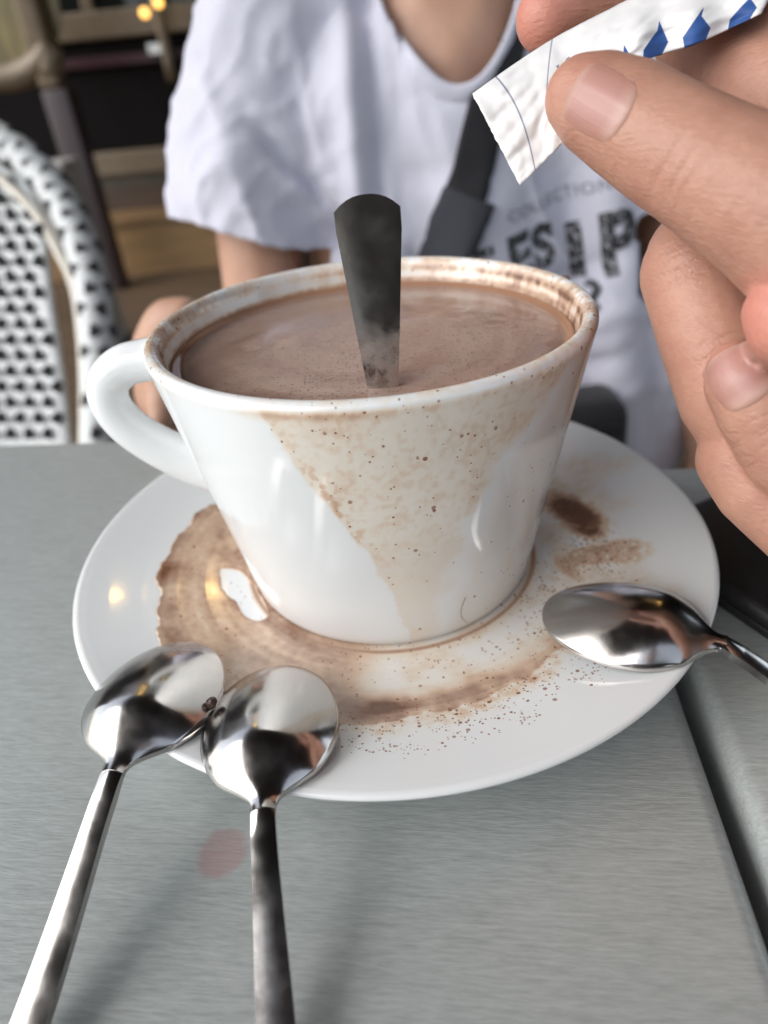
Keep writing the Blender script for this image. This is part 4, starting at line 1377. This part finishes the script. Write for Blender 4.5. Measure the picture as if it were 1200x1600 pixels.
for i in range(4, 147, 3):
    c = Vector(cu[i]); t = Vector(cut[i]).normalized()
    tw = (CAM - c).normalized()
    sd_ = t.cross(tw).normalized()
    k = (i // 3) % 2
    for s in ((-.85, .15) if k else (-.35, .75)):
        pt = c + sd_ * (.0178 * s) + tw * (.0195 * math.sqrt(max(0.05, 1 - s * s)) + .0006)
        strand(pt, t, tw - sd_ * -.6 * s, rail, .5 if s < 0 else -.5)
row = 0
for py in np.arange(285, 690, 24.5):
    ex = edge_x(py)
    row += 1
    for px in np.arange(ctr - 160, ex, 29):
        x_ = px + (14.5 if row % 2 else 0)
        s = (x_ - ctr) / (ex - ctr)
        if abs(s) > .97: continue
        pt = P(x_, py, wd_ + .035 - .035 * s * s - .0085)
        strand(pt, UP.copy(), CAM - pt, panel, random.uniform(-.5, .5))
for sx_, px in ((0, 150), (1, 2 * ctr - 150)):
    a = CP(px, 880)
    lg = link('leg', tube_mesh('leg', [a + Vector((0, 0, .02)), Vector((a.x, a.y + .01, -.45)), Vector((a.x, a.y + .05, -.75))], [.014, .014, .013], 20, 12, 1, (1, 0, 0)), M_CANE)
    lf = link('leg', tube_mesh('leg', [Vector((a.x, a.y - .38, -.32)), Vector((a.x, a.y - .39, -.55)), Vector((a.x, a.y - .40, -.75))], [.014, .014, .013], 20, 12, 1, (1, 0, 0)), M_CANE)
    adopt(wch, lg, lf)
a, b_ = CP(150, 880), CP(2 * ctr - 150, 880)
seat = box('seat', (b_.x - .01, a.x + .01, a.y - .41, a.y + .01, -.335, -.300), M_WOVEN, None, .012)
adopt(wch, seat)

# ------------------------------------------------------------------ terrace and cafe front
GZ = -.75
M_GROUND = m_plain('pavement', (.16, .15, .14), .8, 0, 12.0, .25, .002)
gm = mesh_from('ground', [(-150, -150, GZ - .04), (150, -150, GZ - .04), (150, 150, GZ - .04), (-150, 150, GZ - .04)], [(0, 1, 2, 3)])
tag(link('ground', gm, M_GROUND, smooth=False), 'grey pavement under the terrace', kind='structure')
M_DECK = m_plain('deck_wood', (.085, .054, .031), .6, 0, 9.0, .5, .002, .4, (.35, 6, 6))
M_OAK = m_plain('oak_step', (.21, .125, .055), .5, 0, 8.0, .3, .002, .4, (.5, 6, 6))
M_DKWOOD = m_plain('dark_wood', (.055, .034, .022), .5, 0, 8.0, .3, .002, .4, (.5, 6, 6))
deck = tag(empty('deck_floor', (0, 2.4, GZ)), 'weathered brown plank deck of the terrace', kind='structure')
Yst = on_z(240, 427, GZ).y
plank_me = from_bm('plank', box_bm(-5, 5, -.068, .068, -.03, 0, .004, 2))
plank_me.materials.append(M_DECK)
yv = -1.2
while yv < Yst + .02:
    o = bpy.data.objects.new('plank', plank_me); col.objects.link(o)
    o.location = (random.uniform(-.6, .6), yv - deck.location.y, random.uniform(-.002, .002))
    o.parent = deck
    yv += .143
FY = Yst + .35
z1 = on_y(240, 347, Yst).z
z2 = on_y(240, 288, FY).z
step = tag(empty('entrance_step', (-1, Yst, GZ)), 'pale oak step in front of the cafe door', 'step')
adopt(step, box('riser', (-4, 4, Yst, Yst + .03, GZ, z1), M_OAK, None, .004), box('tread', (-4, 4, Yst - .02, FY + .05, z1, z1 + .03), M_OAK, None, .006))
M_FRONT = m_plain('black_shopfront', (.006, .005, .005), .8, 0, 6.0, .3, .001, .1)
M_PLUM = m_plain('plum_frame', (.028, .016, .018), .45, 0, 20.0, .2)
M_BEIGE = m_plain('brass_beige', (.155, .118, .078), .4, .2, 30.0, .2)
M_OLIVE = m_plain('olive_sill', (.05, .042, .026), .5, 0, 20.0, .3)
front = tag(empty('cafe_building', (0, FY, GZ)), 'dark cafe front with a black panelled door behind the person', 'building')
zt = on_y(190, 40, FY).z
zb = on_y(190, 235, FY).z
xl = on_y(105, 140, FY).x
xr = on_y(262, 100, FY).x
pieces = [
    box('wall', (-7, xl - .05, FY, FY + .1, GZ, 2.6), M_FRONT), box('wall', (xr + .35, 8, FY, FY + .1, GZ, 2.6), M_FRONT),
    box('fascia', (-7, 8, FY - .05, FY + .12, 2.3, 3.1), M_PLUM, None, .01),
    box('door_panel', (xl - .05, xr + .35, FY + .02, FY + .08, zb, zt - .05), M_FRONT, None, .01),
    box('door_rail', (xl - .04, xr + .30, FY - .02, FY + .06, zt - .05, zt + .07), M_BEIGE, None, .01),
    box('door_trim', (xl - .02, xr + .30, FY - .01, FY + .05, zt - .17, zt - .12), m_plain('plum_trim', (.035, .008, .013), .4), None, .006),
    box('door_sill', (xl - .04, xr + .35, FY - .06, FY + .06, zb - .12, zb), M_BEIGE, None, .012),
    box('kick_board', (xl - .05, xr + .35, FY - .03, FY + .07, z2, zb - .12), M_OLIVE, None, .004),
    box('base_board', (-6.9, 7.9, FY - .04, FY + .06, z1 + .02, z2), M_DKWOOD, None, .004),
    box('glazing_bar', (on_y(135, 10, FY).x - .025, on_y(135, 10, FY).x + .03, FY - .005, FY + .05, zt + .07, 2.3), M_BEIGE, None, .006),
]
glass = m_plain('door_glass', (.01, .012, .011), .08, 0, 4.0, .3, .0005)
pieces.append(box('pane', (xl - .05, xr + .35, FY + .03, FY + .04, zt + .02, 2.3), glass))
hx = on_y(262, 60, FY).x
hz0, hz1 = on_y(262, 128, FY).z, 1.4
pieces.append(link('pull_handle', tube_mesh('pull_handle', [(hx, FY - .10, hz0), (hx, FY - .10, (hz0 + hz1) / 2), (hx, FY - .10, hz1)], [.028, .028, .028], 16, 12, 1, (1, 0, 0)), M_BEIGE))
pieces.append(box('handle_bracket', (hx - .09, hx + .02, FY - .12, FY + .02, hz0 + .12, hz0 + .17), m_plain('chrome_bracket', (.5, .5, .5), .25, .8), None, .006))
adopt(front, *pieces)

# plum post with its beige hoop
PY = FY - .6
pa, pb2, pc2 = on_y(52, -10, PY), on_y(76, 140, PY), on_y(128, 330, PY)
post = tag(empty('terrace_post', (pc2.x, PY, GZ)), 'slim plum post carrying a beige hoop, behind the woven chair', 'post')
px_ = (pa.x + pb2.x) / 2
up_ = link('post_sleeve', from_bm('post_sleeve', box_bm(px_ - .055, px_ + .045, PY - .05, PY + .05, pb2.z, 2.4, .02, 3)), M_BEIGE)
lo_ = link('post_shaft', from_bm('post_shaft', box_bm(px_ - .05, px_ + .075, PY - .06, PY + .06, GZ, pb2.z, .015, 3)), M_PLUM)
hc_ = on_y(-25, -5, PY)
rad = (on_y(30, 118, PY) - hc_).length
arc = [(hc_.x + rad * math.cos(a), PY, hc_.z + rad * math.sin(a)) for a in np.radians(np.linspace(-20, -200, 15))]
hoop = link('hoop', tube_mesh('hoop', [(px_, PY, pb2.z + .06)] + arc[2:], [.06, .06], 60, 14, 1, (0, 1, 0)), M_BEIGE)
hg = bmesh.new()
bmesh.ops.create_circle(hg, cap_ends=True, segments=40, radius=rad, matrix=Matrix.Translation((hc_.x, PY + .05, hc_.z)) @ Matrix.Rotation(math.pi / 2, 4, 'X'))
bmesh.ops.solidify(hg, geom=hg.faces, thickness=.02)
hgl = link('hoop_glass', from_bm('hoop_glass', hg), m_plain('ochre_glass', (.16, .125, .045), .25, 0, 5.0, .8, .001, .5, (5, 5, .8)), smooth=False)
adopt(post, up_, lo_, hoop, hgl)
# small pale box on the deck behind the chair
bx = on_y(92, 288, 2.6)
bxr = tag(empty('planter_box', (bx.x, 2.6, GZ)), 'small pale grey box beside the plum post', 'box')
adopt(bxr, box('body', (bx.x - .07, bx.x + .05, 2.55, 2.72, GZ, bx.z + .06), m_plain('pale_grey', (.30, .29, .27), .6), None, .01), box('rim', (bx.x - .075, bx.x + .055, 2.545, 2.725, bx.z + .055, bx.z + .075), m_plain('pale_grey_rim', (.34, .33, .31), .6), None, .008))

# unseen canopy added to darken the reflections, and the warm lamps
M_ADDED_AWN = m_plain('added_awning_cloth', (.02, .014, .014), .8, 0, 10.0, .3)
aw = tag(empty('added_awning', (0, FY, 2.3)), 'dark fabric canopy out of view over the terrace, added to darken reflections', 'added_awning')
am = mesh_from('added_awning_canvas', [(-1.45, -1.15, 1.64), (7, -1.15, 1.64), (7, FY, 2.55), (-1.45, FY, 2.55), (-1.45, -1.15, 1.61), (7, -1.15, 1.61), (7, FY, 2.52), (-1.45, FY, 2.52)],
               [(0, 1, 2, 3), (7, 6, 5, 4), (0, 4, 5, 1), (1, 5, 6, 2), (2, 6, 7, 3), (3, 7, 4, 0)])
adopt(aw, link('added_awning_canvas', am, M_ADDED_AWN, smooth=False), box('added_awning_bar', (-1.45, 7, -1.18, -1.13, 1.58, 1.63), M_PLUM, None, .01))
M_GLOW = m_lamp('added_glint_bulb', (1.0, .62, .18), 16.0)
M_DIM = m_lamp('dim_amber_bulb', (1.0, .52, .12), 1.6)
def lamp(pos, r, label, cord=.25, gm=None):
    t = tag(empty('pendant_lamp', pos), label, 'lamp', 'warm cafe lamps')
    bmx = bmesh.new()
    bmesh.ops.create_uvsphere(bmx, u_segments=20, v_segments=12, radius=r, matrix=Matrix.Translation(pos))
    g = link('globe', from_bm('globe', bmx), gm or M_GLOW)
    p = Vector(pos)
    cdm = link('cord', tube_mesh('cord', [p + Vector((0, 0, r * .8)), p + Vector((0, 0, cord * .5)), p + Vector((0, 0, cord))], [.006, .006, .006], 8, 8, 1, (1, 0, 0)), M_BLACK)
    cp = link('cap', tube_mesh('cap', [p + Vector((0, 0, r * .7)), p + Vector((0, 0, r * 1.0)), p + Vector((0, 0, r * 1.3))], [r * .5, r * .45, r * .2], 10, 12, 1, (1, 0, 0)), M_PLUM)
    adopt(t, g, cdm, cp)
LAB = 'round warm yellow pendant lamp glowing by the cafe door'
for q in ((247, 4), (226, 20)):
    p_ = on_y(q[0], q[1], FY - .25)
    lamp((p_.x, p_.y, p_.z), .022, LAB, .5, M_DIM)
LAB2 = 'warm yellow pendant lamp out of view, added for yellow glints'
for x_, y_, z_ in ((-.85, 1.9, 1.62), (-.25, 2.2, 1.66), (1.0, 2.0, 1.62)):  # unseen lamps, added for yellow glints on saucer and spoons
    lamp((x_, y_, z_), .030, LAB2, .36)
